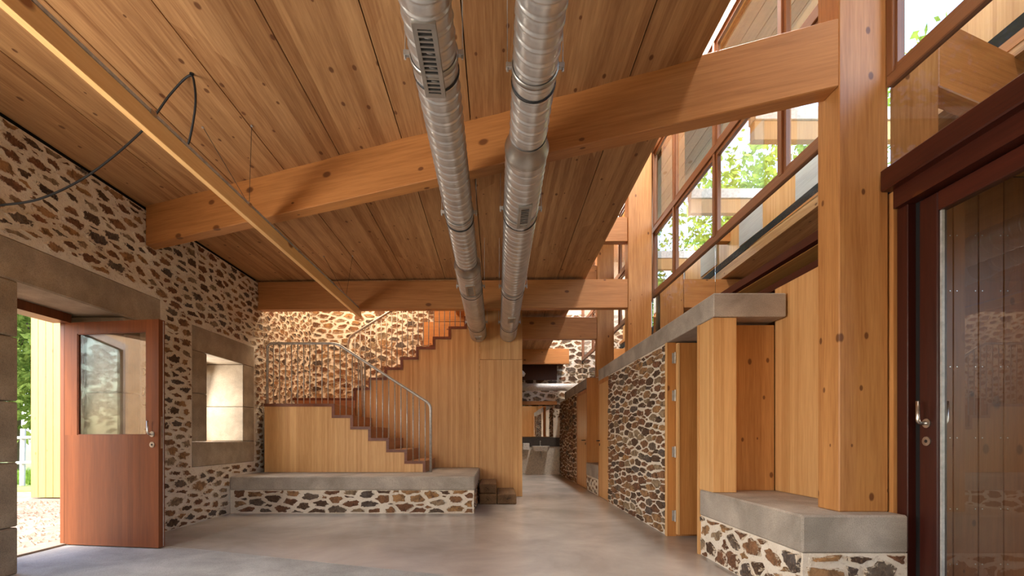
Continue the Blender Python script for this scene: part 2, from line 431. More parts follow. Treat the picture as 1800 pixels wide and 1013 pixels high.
def lay_stones(items, frame, parent, seed, proud=0.016, most=290, rim=1.0, dark=()):
    rng = random.Random(seed); O, ua, na = frame
    def vis(it):
        p = O+ua*it[1][0]+Vector((0, 0, it[1][1]))
        if p.y < 0.4: return 0
        x = CX+p.x/p.y*F; y = CY-(p.z-EYE)/p.y*F
        if x < -60 or x > 1860 or y < -60 or y > 1080: return 0
        return it[0]/(p.y**2)*abs(na.dot((p-Vector((0, 0, EYE))).normalized()))
    items = sorted(items, key=vis, reverse=True)
    rest = []; rims = []
    for k, it in enumerate(items):
        g = stone_geo(it, frame, rng, proud)
        n = (len(g[0])-1)//2
        if k < most and vis(it) > 0: rim_of(mk('stone', g, 'stone_dark' if any((it[1][0]-a)**2+(it[1][1]-b)**2 < .006 for a, b in dark) else 'stone', parent), [rim]*(2*n)+[0.0])
        else: rest.append(g); rims += [rim]*(2*n)+[0.0]
    if rest:
        o = rim_of(mk('small_stones', join(*rest), 'stone', parent), rims); o['kind'] = 'stuff'
def solid_with_holes(axis, fixed, u0, u1, v0, v1, holes):
    """wall mass of boxes around rectangular openings; axis 0 = plane of constant x (u is y)"""
    us = sorted({u0, u1, *[min(max(h[i], u0), u1) for h in holes for i in (0, 1)]})
    gs = []
    for a, b in zip(us, us[1:]):
        if b-a < 1e-6: continue
        m = (a+b)/2; bl = sorted([(h[2], h[3]) for h in holes if h[0] < m < h[1]]); z = v0
        for l_, t_ in bl:
            if l_ > z+1e-6: gs.append((a, b, z, l_))
            z = max(z, t_)
        if z < v1-1e-6: gs.append((a, b, z, v1))
    if axis == 0: return join(*[box(fixed[0], fixed[1], a, b, c, d) for a, b, c, d in gs])
    return join(*[box(a, b, fixed[0], fixed[1], c, d) for a, b, c, d in gs])

# ------------------------------------------------------------------ key dimensions
XL = -3.70; XLO = -4.35       # left wall, inner and outer face
XR = 1.83                     # low stone wall of the right side
XG = 2.47                     # glazing plane of the right side
YB = 13.9                     # far wall
YS = 9.68                     # wall behind the stair
YN = -2.25                    # wall behind the camera
def zc(x, y):                 # underside of the timber ceiling
    return EYE+2.44+0.16*(x+3.7)/5.1*(1-0.6*(y-3.3)/4.2)

# ------------------------------------------------------------------ floor
def flr(poly, z0, z1): return prism(poly, 2, z0, z1)
EDGE = [(-3.70, 4.875), (2.6, 2.64)]
f1 = mk('floor', flr([(-3.70, 4.875), (2.6, 2.64), (4.6, 2.64), (4.6, YB+.3), (-3.70, YB+.3)], -0.10, 0.0), 'floor')
tag(f1, 'smooth polished grey concrete floor running past the stair to the washbasin', kind='structure')
f2 = mk('floor', flr([(-4.35, 3.735), (-3.7, 3.735), (-3.7, YN), (4.6, YN), (4.6, 2.632), (2.6, 2.632), (-3.70, 4.867), (-4.35, 4.867)], -0.10, 0.002), 'slab')
tag(f2, 'rough light grey slab floor beside the open entrance door', kind='structure')
mk('joint_strip', prism([(-3.70, 4.867), (2.6, 2.632), (2.6, 2.64), (-3.70, 4.875)], 2, -0.05, -0.004), 'gap', f2)

# ------------------------------------------------------------------ left wall
DOOR = (3.735, 4.80, 0.0, 2.256)
LWH = [(3.15, 5.02, 0, 2.256), (3.15, 5.32, 2.256, 2.57), (5.87, 7.37, 0.69, 2.43), (0.6, 2.3, 0.9, 2.4), (-1.5, 0.0, 0.9, 2.4)]
ZLW = EYE+2.40
wl = mk('wall_left', join(solid_with_holes(0, (XLO, XL), YN, 7.66, 0, ZLW, LWH), box(XLO, XL, 7.66, YS+.3, 0, 5.2),), 'mortar')
tag(wl, 'rubble stone wall with lime mortar holding the entrance door and small window', kind='structure')
mk('shadow_gap', box(XLO, XL-0.04, YN, 7.5, ZLW, ZLW+0.2), 'gap', wl)
fr = (Vector((XL, 0, 0)), Vector((0, 1, 0)), Vector((1, 0, 0)))
ps = [(3.99, 3.08, 0.20), (6.0, 0.45, 0.20), (6.35, 0.30, 0.15), (5.55, 0.32, 0.21), (5.5, 0.9, 0.14), (4.9, 2.66, 0.13), (5.2, 2.72, 0.1), (5.35, 1.42, 0.12), (4.85, 2.98, 0.13), (4.2, 2.72, 0.12)]
it = rubble(3.0, 7.66, 0.0, ZLW, 0.098, 0.012, 11, 2.3, [(3.1, 5.03, -1, 2.256), (3.1, 5.33, 2.2, 2.58), (5.86, 7.38, 0.68, 2.44), (6.69, 9.9, -1, 0.53)], ps, skew=-.25)
lay_stones(it, fr, wl, 3, 0.014, 290, .97, [(3.99, 3.08), (4.85, 2.98)])
wls = thing('wall_stairwell', (XL, 8.6, 1.6), 'bright rubble stone side wall beside the stair landing', kind='structure')
it = rubble(7.66, YS, 1.4, 4.0, 0.085, 0.011, 12, 1.8)
lay_stones(it, fr, wls, 4, 0.016)

# granite around the entrance and around the window
for a, b, l in ((2.256, 2.57, None),):
    mk('lintel_stone', box(XLO+.02, XL+0.006, 3.15, 5.32, a, b), 'granite', wl, bevel=0.012)
zz = [0.0, 0.445, 0.80, 1.23, 1.69, 2.252]
zj = [(0, .36), (.366, .858), (.864, 1.325), (1.331, 1.82), (1.826, 2.252)]
for a, b in zj: mk('jamb_stone', box(XLO+.02, XL+0.006, 3.15, 3.735, a+.002, b), 'granite', wl, bevel=0.01)
for a, b in ((0, .7), (.706, 1.5), (1.506, 2.252)): mk('jamb_stone', box(XLO+.02, XL+0.004, 4.80, 5.02, a+.002, b), 'granite', wl, bevel=0.01)
mk('lintel_stone', box(XLO+.02, XL+0.006, 5.872, 7.368, 2.124, 2.428), 'granite', wl, bevel=0.008)
mk('sill_stone', box(XLO+.02, XL+0.008, 5.872, 7.368, 0.692, 1.0), 'granite', wl, bevel=0.008)
for a, b in ((1.004, 1.60), (1.605, 2.12)):
    mk('jamb_stone', box(XLO+.02, XL+0.006, 5.872, 6.167, a, b), 'granite', wl, bevel=0.008)
    mk('jamb_stone', box(XLO+.02, XL+0.006, 7.05, 7.368, a-.1 if a > 1.1 else a, b-.1 if a < 1.1 else b), 'granite', wl, bevel=0.008)
w4 = thing('window_4', (-4.3, 6.6, 1.0), 'small deep window with granite surround beside the open door', kind='structure')
for g in (box(-4.33, -4.27, 6.167, 6.23, 1.0, 2.12), box(-4.33, -4.27, 6.99, 7.05, 1.0, 2.12)): mk('frame_stile', g, 'frame', w4)
for g in (box(-4.33, -4.27, 6.23, 6.99, 1.0, 1.06), box(-4.33, -4.27, 6.23, 6.99, 2.06, 2.12)): mk('frame_rail', g, 'frame_y', w4)
mk('pane', box(-4.305, -4.295, 6.23, 6.99, 1.06, 2.06), 'glass', w4)

# wall behind the stair
wst = mk('wall_stair', join(box(XL, 0.46, YS, YS+.3, 0, 5.2)), 'mortar')
tag(wst, 'warmly lit rubble stone wall behind the stair railings', kind='structure')
fb = (Vector((0, YS, 0)), Vector((1, 0, 0)), Vector((0, -1, 0)))
it = rubble(XL, -0.3, 1.5, 4.0, 0.10, 0.011, 21, 1.9, (), [(-3.15, 1.98, .17), (-2.9, 2.35, .1), (-2.5, 3.0, .12)])
lay_stones(it, fb, wst, 6, 0.018, 290, .86)

# ------------------------------------------------------------------ rear wall and near right wall (behind the camera)
wr = mk('wall_rear', solid_with_holes(1, (YN-.2, YN), XL, 4.6, 0, 6.2, [(-2.1, 0.3, 0.9, 2.4)]), 'ply')
tag(wr, 'timber wall behind the viewpoint with one wide window added for light', kind='structure')
mk('eave', box(-3.9, 2.5, YN-2.4, YN-.2, 3.0, 3.1), 'grey', wr)  # eave added out of view to keep sun out of the rear window
w6 = thing('window_6', (-0.9, YN-.1, .9), 'added wide timber window, out of view in the rear wall', kind='structure')  # window added behind the camera to house a fill lamp
for x in (-2.1, -1.3, -.5, .24): mk('frame_stile', box(x, x+.06, YN-.14, YN-.06, .9, 2.4), 'frame', w6)
mk('pane', box(-2.1, .3, YN-.105, YN-.095, .9, 2.4), 'glass', w6)
for k, (a, b) in enumerate(((0.6, 2.3), (-1.5, 0.0))):  # two out-of-view windows added to hold the left fill lamps
    wn_ = thing('window_%d' % (7+k), (-4.2, (a+b)/2, .9), ('added unseen timber window of the left wall nearest the entrance', 'added unseen timber window of the left wall in the near corner')[k], kind='structure')
    for y in (a, (a+b)/2-.03, b-.06): mk('frame_stile', box(-4.24, -4.17, y, y+.06, .9, 2.4), 'frame', wn_)
    mk('pane', box(-4.21, -4.2, a, b, .9, 2.4), 'glass', wn_)

# ------------------------------------------------------------------ ceiling of timber panels
cl = thing('ceiling', (-1.2, 4, zc(-1.2, 4)), 'timber ceiling of long knotty spruce panels above the ducts', kind='structure')
XS = [-3.72, -3.15, -2.56, -1.97, -1.39, -0.80, -0.21, 0.37, 0.95, 1.40]
for a, b in zip(XS, XS[1:]):
    ye = 7.56 if b < -0.3 else YB
    a2, b2 = a+.004, b-.004
    bot = [(a2, YN, zc(a2, YN)), (b2, YN, zc(b2, YN)), (b2, ye, zc(b2, ye)), (a2, ye, zc(a2, ye))]
    mk('ceiling_panel', hexa(bot, [(p[0], p[1], p[2]+.14) for p in bot]), 'ceiling', cl)
bot = [(-4.4, YN-.2, zc(-3.7, YN)+.15), (1.40, YN-.2, zc(1.4, YN)+.15), (1.40, YB, zc(1.4, YB)+.15), (-4.4, YB, zc(-3.7, YB)+.15)]
bot2 = [(-4.4, YN-.2, zc(-3.7, YN)+.15), (1.40, YN-.2, zc(1.4, YN)+.15), (1.40, 7.6, zc(1.4, 7.6)+.15), (-4.4, 7.6, zc(-3.7, 7.6)+.15)]
bot3 = [(-.28, 7.6, zc(-.28, 7.6)+.15), (1.40, 7.6, zc(1.4, 7.6)+.15), (1.40, YB, zc(1.4, YB)+.15), (-.28, YB, zc(-.28, YB)+.15)]
mk('roof_deck', join(*[hexa(q, [(p[0], p[1], p[2]+.1) for p in q]) for q in (bot2, bot3)]), 'gap', cl)
# stair well shaft above the ceiling
sw = mk('wall_shaft', join(box(-4.35, -.28, 7.56, 7.62, 3.46, 5.2), box(-.34, -.28, 7.62, YS, 3.2, 5.2), box(-4.4, -.2, 7.5, YS+.3, 5.2, 5.3)), 'ply')
tag(sw, 'timber lined shaft above the stair', kind='structure')

# roof lantern of the right side
ln = mk('wall_lantern', join(box(1.24, 1.30, YN, YB, 3.72, 6.1), *[box(1.2, 3.3, a_, b_, 6.1, 6.2) for a_, b_ in ((YN-.2, .3), (2.9, 3.4), (7.3, 9.9), (12.9, YB+.3))], *[box(x_, x2_, a_, b_, 6.1, 6.2) for a_, b_ in ((.3, 2.9), (3.4, 7.3), (9.9, 12.9)) for x_, x2_ in ((1.2, 2.12), (2.45, 3.3))], box(XG, XG+.1, YN, YB, 5.62, 6.1)), 'ply')
tag(ln, 'light timber boarding of the roof lantern above the windows', kind='structure')
for k in range(24):
    y0 = YN+k*0.68
    if y0+.6 < YB and k % 2: mk('grey_board', box(1.30, 1.315, y0, y0+.62, 3.9, 5.4), 'grey', ln)
for k_, (a_, b_) in enumerate(((.3, 2.9), (3.4, 7.3), (9.9, 12.9))):  # skylights added above the ceiling edge to house the fill lamps
    sk_ = thing('window_%d' % (11+k_), (2.29, (a_+b_)/2, 6.2), 'added flat skylight, out of view in the lantern roof above the %s' % ('slanting beam', 'stone wall panel', 'far passage')[k_], kind='structure')
    for g_ in (box(2.08, 2.12, a_-.04, b_+.04, 6.2, 6.3), box(2.45, 2.49, a_-.04, b_+.04, 6.2, 6.3), box(2.12, 2.45, a_-.04, a_, 6.2, 6.3), box(2.12, 2.45, b_, b_+.04, 6.2, 6.3)): mk('frame_bar', g_, 'frame_y', sk_)
    mk('pane', box(2.08, 2.49, a_-.04, b_+.04, 6.30, 6.312), 'skyglass', sk_)
mk('upstand', box(1.30, 1.40, YN, YB, 3.72, 3.80), 'beam_y', ln)

# ------------------------------------------------------------------ beams and posts
def beam(label, pts_front, thick, z, back, mat='beam_x'):
    pass
YP1 = 3.036
bl, br = Vector((XL+.004, 5.09, 0)), Vector((2.15, YP1, 0))
nrm = Vector((br.y-bl.y, -(br.x-bl.x), 0)).normalized(); nrm = nrm if nrm.y > 0 else -nrm
bl2, br2 = bl+nrm*0.15, br+nrm*0.15
bl2.x = XL+.004; br2 = Vector((2.15, br2.y, 0))
def zb(p, q): return Vector((p.x, p.y, EYE+q))
L0, L1, R0, R1 = 2.03, 2.46, 2.21, 2.64
b1 = mk('roof_beam', hexa([zb(bl, L0), zb(br, R0), zb(br2, R0), zb(bl2, L0)], [zb(bl, L1), zb(br, R1), zb(br2, R1), zb(bl2, L1)]), 'beam_x', bevel=0.006)
ang = math.atan2(br.y-bl.y, br.x-bl.x); b1.data.transform(Matrix.Rotation(-ang, 4, 'Z')); b1.rotation_euler.z = ang
tag(b1, 'long glulam roof beam slanting across the room nearest the viewer, under both ducts', 'beam', 'glulam roof beams')
def flatbeam(x0, x1, y, z0l, z1l, z0r, z1r, lab, th=0.14):
    o = mk('roof_beam', hexa([(x0, y, z0l), (x1, y, z0r), (x1, y+th, z0r), (x0, y+th, z0l)], [(x0, y, z1l), (x1, y, z1r), (x1, y+th, z1r), (x0, y+th, z1l)]), 'beam_x', bevel=0.005)
    return tag(o, lab, 'beam', 'glulam roof beams')
flatbeam(XL+.004, 2.03, 7.48, EYE+1.985, EYE+2.41, EYE+2.015, EYE+2.46, 'glulam roof beam directly in front of the stair, spanning wall to post')
flatbeam(0.47, 1.99, 9.60, EYE+1.965, EYE+2.40, EYE+1.965, EYE+2.40, 'glulam roof beam over the passage, next behind the stair panel edge')
flatbeam(0.47, 1.95, 13.0, EYE+1.99, EYE+2.40, EYE+1.99, EYE+2.40, 'short glulam roof beam farthest down the passage, above the silver pipe')
def post(x0, x1, y0, y1, z0, lab):
    return tag(mk('timber_post', box(x0, x1, y0, y1, z0, 6.1), 'post', bevel=0.006), lab, 'post', 'timber posts on the right side')
post(2.15, 2.48-.02, YP1, 3.24, 0.585, 'thick knotty timber post standing on the concrete bench beside the dark door')
post(2.035, 2.40, 7.48, 7.68, 2.272, 'timber post at the right end of the beam in front of the stair')
post(1.995, 2.33, 9.60, 9.80, 2.272, 'timber post farther along the concrete ledge over the passage')
for y, lab in ((9.25, 'short upper tie beam seen above the passage beside the lantern post'),):
    tag(mk('tie_beam', box(1.30, 1.99, y+.36, y+.50, EYE+3.05, EYE+3.43), 'beam_x', bevel=.005), lab, 'beam')
tag(mk('tie_beam', box(1.30, 2.03, 7.5, 7.64, EYE+3.05, EYE+3.43), 'beam_x', bevel=.005), 'short upper tie beam meeting the post above the stair front beam', 'beam')

# ------------------------------------------------------------------ right side: low stone wall, doors, niche, concrete ledge
RH = [(4.40, 5.20, 0, 2.07), (7.91, 8.69, 0, 2.03), (8.69, 9.84, 0, 2.27), (9.84, 11.03, 0, 2.02)]
wrt = mk('wall_right', solid_with_holes(0, (XR, XR+.30), 4.40, YB, 0, 2.07, [RH[0], (7.91, 11.03, 0, 2.07)]), 'mortar')
tag(wrt, 'rubble stone wall along the right side of the passage', kind='structure')
frr = (Vector((XR, 0, 0)), Vector((0, 1, 0)), Vector((-1, 0, 0)))
it = rubble(5.20, 7.90, 0, 2.06, 0.14, 0.012, 31, 3.0, (), [(5.45, 1.45, .13), (6.1, 1.6, .12), (5.9, .9, .12), (5.6, 1.05, .12)], 0.32, 1.4, 0, .6)
lay_stones(it, frr, wrt, 8, 0.02, 230, .70)
it = rubble(11.04, YB, 0, 2.06, 0.15, 0.012, 32, 3.0)
lay_stones(it, frr, wrt, 9, 0.02, 60, .70)
ledge = thing('concrete_ledge', (2.1, 4.07, 2.07), 'long raw concrete ledge beam carried on the right stone wall', 'ledge')
mk('ledge_beam', box(XR-.004, XG-.03, 4.07, 8.68, 2.072, 2.27), 'concrete', ledge, bevel=.008)
mk('ledge_beam', box(XR-.004, XG-.03, 9.86, 12.96, 2.072, 2.27), 'concrete', ledge, bevel=.008)

def bench(name, label, x0, x1, y0, y1, top, thick, seed, nst):
    r = thing(name, ((x0+x1)/2, (y0+y1)/2, 0), label, 'bench')
    core = mk('bench_base', box(x0+.012, x1, y0+.012, y1, 0, top-thick), 'mortar', r)
    mk('bench_slab', box(x0, x1, y0, y1, top-thick, top), 'concrete', r, bevel=.012)
    return r, core
# niche of the near right corner: concrete bench, timber pier, panels
rb, core = bench('corner_bench', 'low concrete-topped stone bench under the thick timber post', XR, XG, 2.897, 4.36, 0.585, 0.23, 5, 20)
it = rubble(2.91, 4.35, 0, .355, .095, .013, 41, 1.5)
lay_stones(it, (Vector((XR+.012, 0, 0)), Vector((0, 1, 0)), Vector((-1, 0, 0))), rb, 10, .018, 290, .85)
it = rubble(XR+.02, XG, 0, .355, .095, .013, 42, 1.5)
lay_stones(it, (Vector((0, 2.909, 0)), Vector((1, 0, 0)), Vector((0, -1, 0))), rb, 11, .018, 290, .85)
nb = thing('corner_niche_panelling', (2.2, 4.2, .585), 'timber pier and recessed panels standing behind the corner bench', 'panelling')
mk('pier_panel', box(XR, 2.03, 4.09, 4.36, .587, 2.068), 'ply', nb, bevel=.003)
mk('recessed_panel', box(2.03, XG-.02, 4.27, 4.36, .587, 2.045), 'post', nb)
mk('side_panel', box(XG-.012, XG+.03, 3.24, 4.27, .587, 2.36), 'ply', nb)
mk('head_rail', box(XG-.01, XG+.05, 3.24, 5.4, 2.36, 2.42), 'darkred_y', nb)
mk('upper_rail', box(XG-.03, XG+.03, 3.24, 6.6, 2.56, 2.63), 'darkred_y', nb)
mk('shadow_rail', box(XG+.03, XG+.10, 3.24, 6.6, 2.58, 2.70), 'gap', nb)
mk('soffit_board', box(XG+.035, XG+.45, 3.27, 6.6, 2.558, 2.575), 'ply_x', nb)
# rooms behind the right wall: floor is shared, ceiling and back wall
rm = mk('wall_back_rooms', join(box(4.3, 4.4, 3.26, YB, 0, 2.75), box(XG+.1, 4.4, 3.26, YB, 2.72, 2.80)), 'ply_x')
tag(rm, 'pale board ceiling of the rooms behind the right wall', kind='structure')
# door opening with open cupboard door
dj = thing('door_3', (1.95, 5.15, 0), 'timber cupboard door folded open with four steel hinges beside the right stone wall', kind='structure')
mk('jamb', box(XR-.006, XR+.09, 5.165, 5.20, 0, 2.068), 'doorply', dj)
mk('jamb', box(XR+.10, XR+.32, 5.175, 5.20, 0, 2.068), 'doorply', dj)
mk('jamb_edge', box(XR-.012, XR-.004, 5.165, 5.225, 0, 2.068), 'ply', dj)
mk('jamb', box(XR-.008, XR+.10, 4.36, 4.395, 0, 2.068), 'ply', dj)
lf = mk('leaf', box(1.925, 2.70, 5.09, 5.135, .03, 2.05), 'doorply', dj, bevel=.003)
mk('leaf_edge', box(1.905, 1.925, 5.085, 5.14, .03, 2.05), 'ply', dj)
for z in (.22, .90, 1.50, 1.90):
    h = mk('hinge', join(tube([(1.895, 5.13, z-.06), (1.895, 5.13, z+.06)], .009, 8), box(1.872, 1.895, 5.155, 5.164, z-.055, z+.055)), 'rail', dj)
# closed doors
def flush_door(n, y0, y1, zt, lab, hy):
    r = thing('door_%d' % n, (XR+.02, (y0+y1)/2, 0), lab, kind='structure')
    mk('leaf', box(XR+.004, XR+.05, y0+.035, y1-.035, .01, zt-.03), 'ply', r, bevel=.002)
    for a, b in ((y0, y0+.03), (y1-.03, y1)): mk('jamb', box(XR-.002, XR+.25, a, b, 0, zt), 'doorply', r)
    mk('head', box(XR-.002, XR+.25, y0+.03, y1-.03, zt-.03, zt+.04), 'doorply', r)
    hd = mk('handle', tube(fillet([(XR+.004, hy, 1.0), (XR-.055, hy, 1.0), (XR-.055, hy-.13 if n == 4 else hy+.13, 1.0)], .02), .009, 8), 'black', r, smooth=True)
    mk('lock_plate', tube([(XR+.004, hy, .93), (XR-.004, hy, .93)], .024, 12), 'black', r)
flush_door(4, 7.91, 8.69, 2.03, 'closed pale timber door next to the large right stone wall panel', 8.60)
flush_door(5, 9.84, 11.03, 2.01, 'closed pale timber door farther along the passage past the small niche', 9.98)
fb_, core = bench('niche_bench', 'small concrete-topped stone bench in the niche between the two closed doors', XR-.01, 2.4, 8.70, 9.83, .55, .25, 6, 8)
it = rubble(8.71, 9.82, 0, .30, .085, .02, 43, 1.4)
lay_stones(it, (Vector((XR+.002, 0, 0)), Vector((0, 1, 0)), Vector((-1, 0, 0))), fb_, 12, .018)
np_ = thing('niche_panelling', (2.1, 9.3, .55), 'timber panels lining the niche between the two closed doors', 'panelling')
mk('end_panel', box(XR-.005, 2.4, 9.78, 9.83, .552, 2.268), 'doorply', np_)
mk('back_panel', box(2.36, 2.4, 8.70, 9.78, .552, 2.268), 'doorply', np_)
mk('near_panel', box(XR+.02, 2.36, 8.70, 8.74, .552, 2.265), 'doorply', np_)

# ------------------------------------------------------------------ clerestory glazing of the right side
def clerestory(n, y0, y1, mull, lab, zlow):
    r = thing('window_%d' % n, (XG, (y0+y1)/2, zlow), lab, kind='structure')
    a, b = XG-.03, XG+.05
    for z0, z1 in ((3.24, 3.31), (4.25, 4.33), (5.50, 5.62)):
        mk('frame_rail', box(a, b, y0, y1, z0, z1), 'frame_y', r, bevel=.006)
    ys = [y0]+mull+[y1]
    for k, y in enumerate(ys):
        wd = .05
        c = y+wd/2 if k == 0 else y-wd/2 if k == len(ys)-1 else y
        for z0, z1 in ((3.31, 4.25), (4.33, 5.50)): mk('frame_stile', box(a, b, c-wd/2, c+wd/2, z0, z1), 'frame', r, bevel=.005)
    for p, q in zip(ys, ys[1:]):
        for z0, z1 in ((3.31, 4.25), (4.33, 5.50)):
            mk('pane', box(XG+.004, XG+.012, p+.06, q-.06, z0+.04, z1-.04), 'glass', r)
            # sash around the pane
            for g, mt in ((box(XG-.012, XG+.03, p+.025, p+.065, z0, z1), 'frame'), (box(XG-.012, XG+.03, q-.065, q-.025, z0, z1), 'frame'),
                          (box(XG-.012, XG+.03, p+.065, q-.065, z0, z0+.045), 'frame_y'), (box(XG-.012, XG+.03, p+.065, q-.065, z1-.045, z1), 'frame_y')):
                mk('sash_bar', g, mt, r)
    yy = [y0]+[m for m in mull if zlow < 3 and abs(m-5.45) < .1]+[y1]
    for p, q in zip(yy, yy[1:]):
        mk('lower_pane', box(XG-.006, XG, p+.003, q-.003, zlow if q < 5.5 or n != 1 else 2.27, 3.238), 'coat', r)
    mk('pane_edge', box(XG-.004, XG+.004, yy[0], yy[0]+.006, zlow, 3.238), 'black', r)
    return r
clerestory(1, 3.24, 7.60, [4.17, 5.45, 6.70], 'tall clerestory window between the thick post and the stair beam post', 2.63)
clerestory(2, 0.2, 3.03, [1.1, 2.05], 'clerestory window above the dark glazed door at the right edge', 2.72)
clerestory(3, 7.68, YB, [8.7, 9.7, 11.0, 12.4], 'clerestory window at the far end above the passage', 2.27)
clerestory(9, YN, 0.2, [-1.0], 'clerestory window of the lantern behind the viewpoint', 2.72)

# ------------------------------------------------------------------ right glazed door
d2 = thing('door_2', (2.52, 2.4, 0), 'dark red stained glazed door with steel lever handle at the right edge', kind='structure')
mk('head_trim', box(2.40, 2.56, 0.9, 3.03, 2.585, 2.72), 'darkred_y', d2, bevel=.008)
mk('frame_head', box(2.46, 2.56, 0.95, 3.00, 2.47, 2.585), 'darkred_y', d2)
mk('frame_jamb', box(2.49, 2.56, 2.93, 3.01, 0, 2.47), 'darkred', d2, bevel=.004)
mk('filler_strip', box(2.47, 2.53, 3.01, 3.05, 0, 2.585), 'post', d2)
mk('frame_rebate', box(2.54, 2.58, 2.88, 2.93, 0, 2.47), 'gap', d2)
mk('leaf_stile', box(2.52, 2.58, 2.765, 2.885, .02, 2.46), 'darkred', d2, bevel=.006)
mk('leaf_stile', box(2.52, 2.58, 1.0, 1.12, .02, 2.46), 'darkred', d2, bevel=.006)
mk('leaf_rail', box(2.52, 2.58, 1.12, 2.765, 2.35, 2.46), 'darkred_y', d2, bevel=.006)
mk('leaf_rail', box(2.52, 2.58, 1.12, 2.765, .02, .14), 'darkred_y', d2, bevel=.006)
mk('pane', box(2.548, 2.554, 1.12, 2.765, .14, 2.35), 'doorglass', d2)
mk('glazing_bead', box(2.535, 2.55, 2.752, 2.765, .14, 2.35), 'alu', d2)
def lever(root, base, outd, up, z, r=.0105):
    b = Vector(base); o = Vector(outd)
    h = mk('handle', tube(fillet([b, b+o*.055, b+o*.055+Vector((0, 0, up))], .028, 6), r, 10), 'steel', root, smooth=True)
    mk('rosette', tube([b-o*.002, b+o*.008], .027, 20), 'steel', root)
    k = mk('lock_rosette', tube([b-o*.002-Vector((0, 0, z)), b+o*.008-Vector((0, 0, z))], .027, 20), 'steel', root)
    mk('keyhole', tube([b+o*.008-Vector((0, 0, z)), b+o*.0095-Vector((0, 0, z))], .010, 10), 'black', k)
lever(d2, (2.52, 2.83, 1.135), (-1, 0, 0), .13, .105)
lever(d2, (2.58, 2.83, 1.135), (1, 0, 0), .13, .105)
# vestibule behind it
ve = thing('wall_vestibule', (3.5, 3.06, 0), 'brown plank wall seen through the glazed door', kind='structure')
x = 2.57
while x < 4.5:
    pl = mk('plank', box(x+.002, x+.158, 3.06, 3.085, 0, 2.7), 'plank', ve, bevel=.003)
    nails = [tube([(x+q, 3.061, z), (x+q, 3.057, z)], .0035, 6) for q in (.022, .138) for z in (.25, .60, 1.05, 1.50, 1.98, 2.33)]
    if x < 3.4: mk('nail_heads', join(*nails), 'steel', pl)
    x += .16
mk('backing', box(2.57, 4.6, 3.09, 3.25, 0, 2.72), 'gap', ve)
mk('vestibule_side', join(box(4.6, 4.7, YN, .4, 0, 2.72), box(4.6, 4.7, 1.5, 3.25, 0, 2.72)), 'plank', ve)
mk('vestibule_ceiling', box(2.58, 4.6, YN, 3.25, 2.72, 2.80), 'ply_x', ve)
wnr = mk('wall_right_near', join(box(2.5, 2.58, YN, .95, 0, 2.72)), 'ply')
tag(wnr, 'timber wall right of the viewpoint', kind='structure')

# ------------------------------------------------------------------ far end of the passage
wf = mk('wall_far', box(0.46, 4.4, YB, YB+.3, 0, 6.1), 'mortar'); tag(wf, 'far rubble stone wall behind the washbasin', kind='structure')
it = rubble(.5, XG, 1.6, 4.6, .12, .013, 51, 1.7)
lay_stones(it, (Vector((0, YB, 0)), Vector((1, 0, 0)), Vector((0, -1, 0))), wf, 14, .02, 110, .85)
mk('lower_panel', box(.5, 1.80, YB-.06, YB, 0, .80), 'render', wf)
mk('splash_shelf', box(.5, 1.80, YB-.08, YB, .80, 1.06), 'slate', wf)
wp = mk('wall_passage', box(.40, .46, 8.68, YB, 0, 3.5), 'ply'); tag(wp, 'timber side wall of the passage behind the stair', kind='structure')
wx = mk('wall_loft', join(box(.46, 1.70, 13.62, 13.66, 2.68, 3.12), box(.46, 1.90, 13.16, 13.88, 3.12, 3.16)), 'darkred'); tag(wx, 'dark boarded loft front above the washbasin', kind='structure')  # loft deck added to shade the wall below it
tag(mk('wall_mirror', box(.5, 1.62, YB-.03, YB-.005, 1.08, 1.96), 'mirror'), 'large flat mirror above the washbasin at the far end', 'mirror')
tag(mk('mirror_lintel', box(.46, 1.72, YB-.10, YB-.035, 1.99, 2.10), 'beam_x', bevel=.006), 'timber lintel above the far mirror', 'lintel')
sk = thing('washbasin', (1.25, YB-.25, .7), 'white wall-mounted washbasin with tap under the far mirror', 'washbasin')
def rounded(x0, x1, y0, y1, r=.05):
    out = []
    for cx_, cy_, a in ((x1-r, y0+r, -90), (x1-r, y1-r, 0), (x0+r, y1-r, 90), (x0+r, y0+r, 180)):
        for k in range(4): t = math.radians(a+30*k); out.append((cx_+r*math.cos(t), cy_+r*math.sin(t)))
    return out
oc = rounded(1.0, 1.48, YB-.50, YB-.085); ic = rounded(1.05, 1.43, YB-.45, YB-.20)
n = len(oc); V = [(p[0]*.8+1.24*.2, p[1]*.8+(YB-.25)*.2, .68) for p in oc]+[(p[0], p[1], .82) for p in oc]+[(p[0], p[1], .82) for p in ic]+[(p[0]*.8+1.24*.2, p[1]*.8+(YB-.3)*.2, .73) for p in ic]
fs = [tuple(range(n))[::-1]]+[(k*n+i, k*n+(i+1) % n, (k+1)*n+(i+1) % n, (k+1)*n+i) for k in range(3) for i in range(n)]+[tuple(range(3*n, 4*n))]
mk('basin', (V, fs), 'ceramic', sk, smooth=False, bevel=.006)
mk('tap', tube(fillet([(1.24, YB-.13, .82), (1.24, YB-.13, .96), (1.24, YB-.26, .95)], .03), .014, 8), 'steel', sk, smooth=True)
mk('trap', tube(fillet([(1.24, YB-.28, .69), (1.24, YB-.28, .47), (1.24, YB-.20, .47), (1.24, YB-.20, .55), (1.24, YB-.065, .55)], .04), .022, 8), 'steel', sk, smooth=True)
tag(mk('soap_box', box(.74, .93, YB-.20, YB-.085, .70, .90), 'ceramic', bevel=.012), 'small white dispenser box left of the far washbasin', 'dispenser')
tag(mk('round_pipe', tube([(.465, 12.6, 2.372), (2.42, 12.6, 2.372)], .095, 20), 'pipe', smooth=True), 'horizontal silver pipe crossing the passage below the far beam', 'pipe')
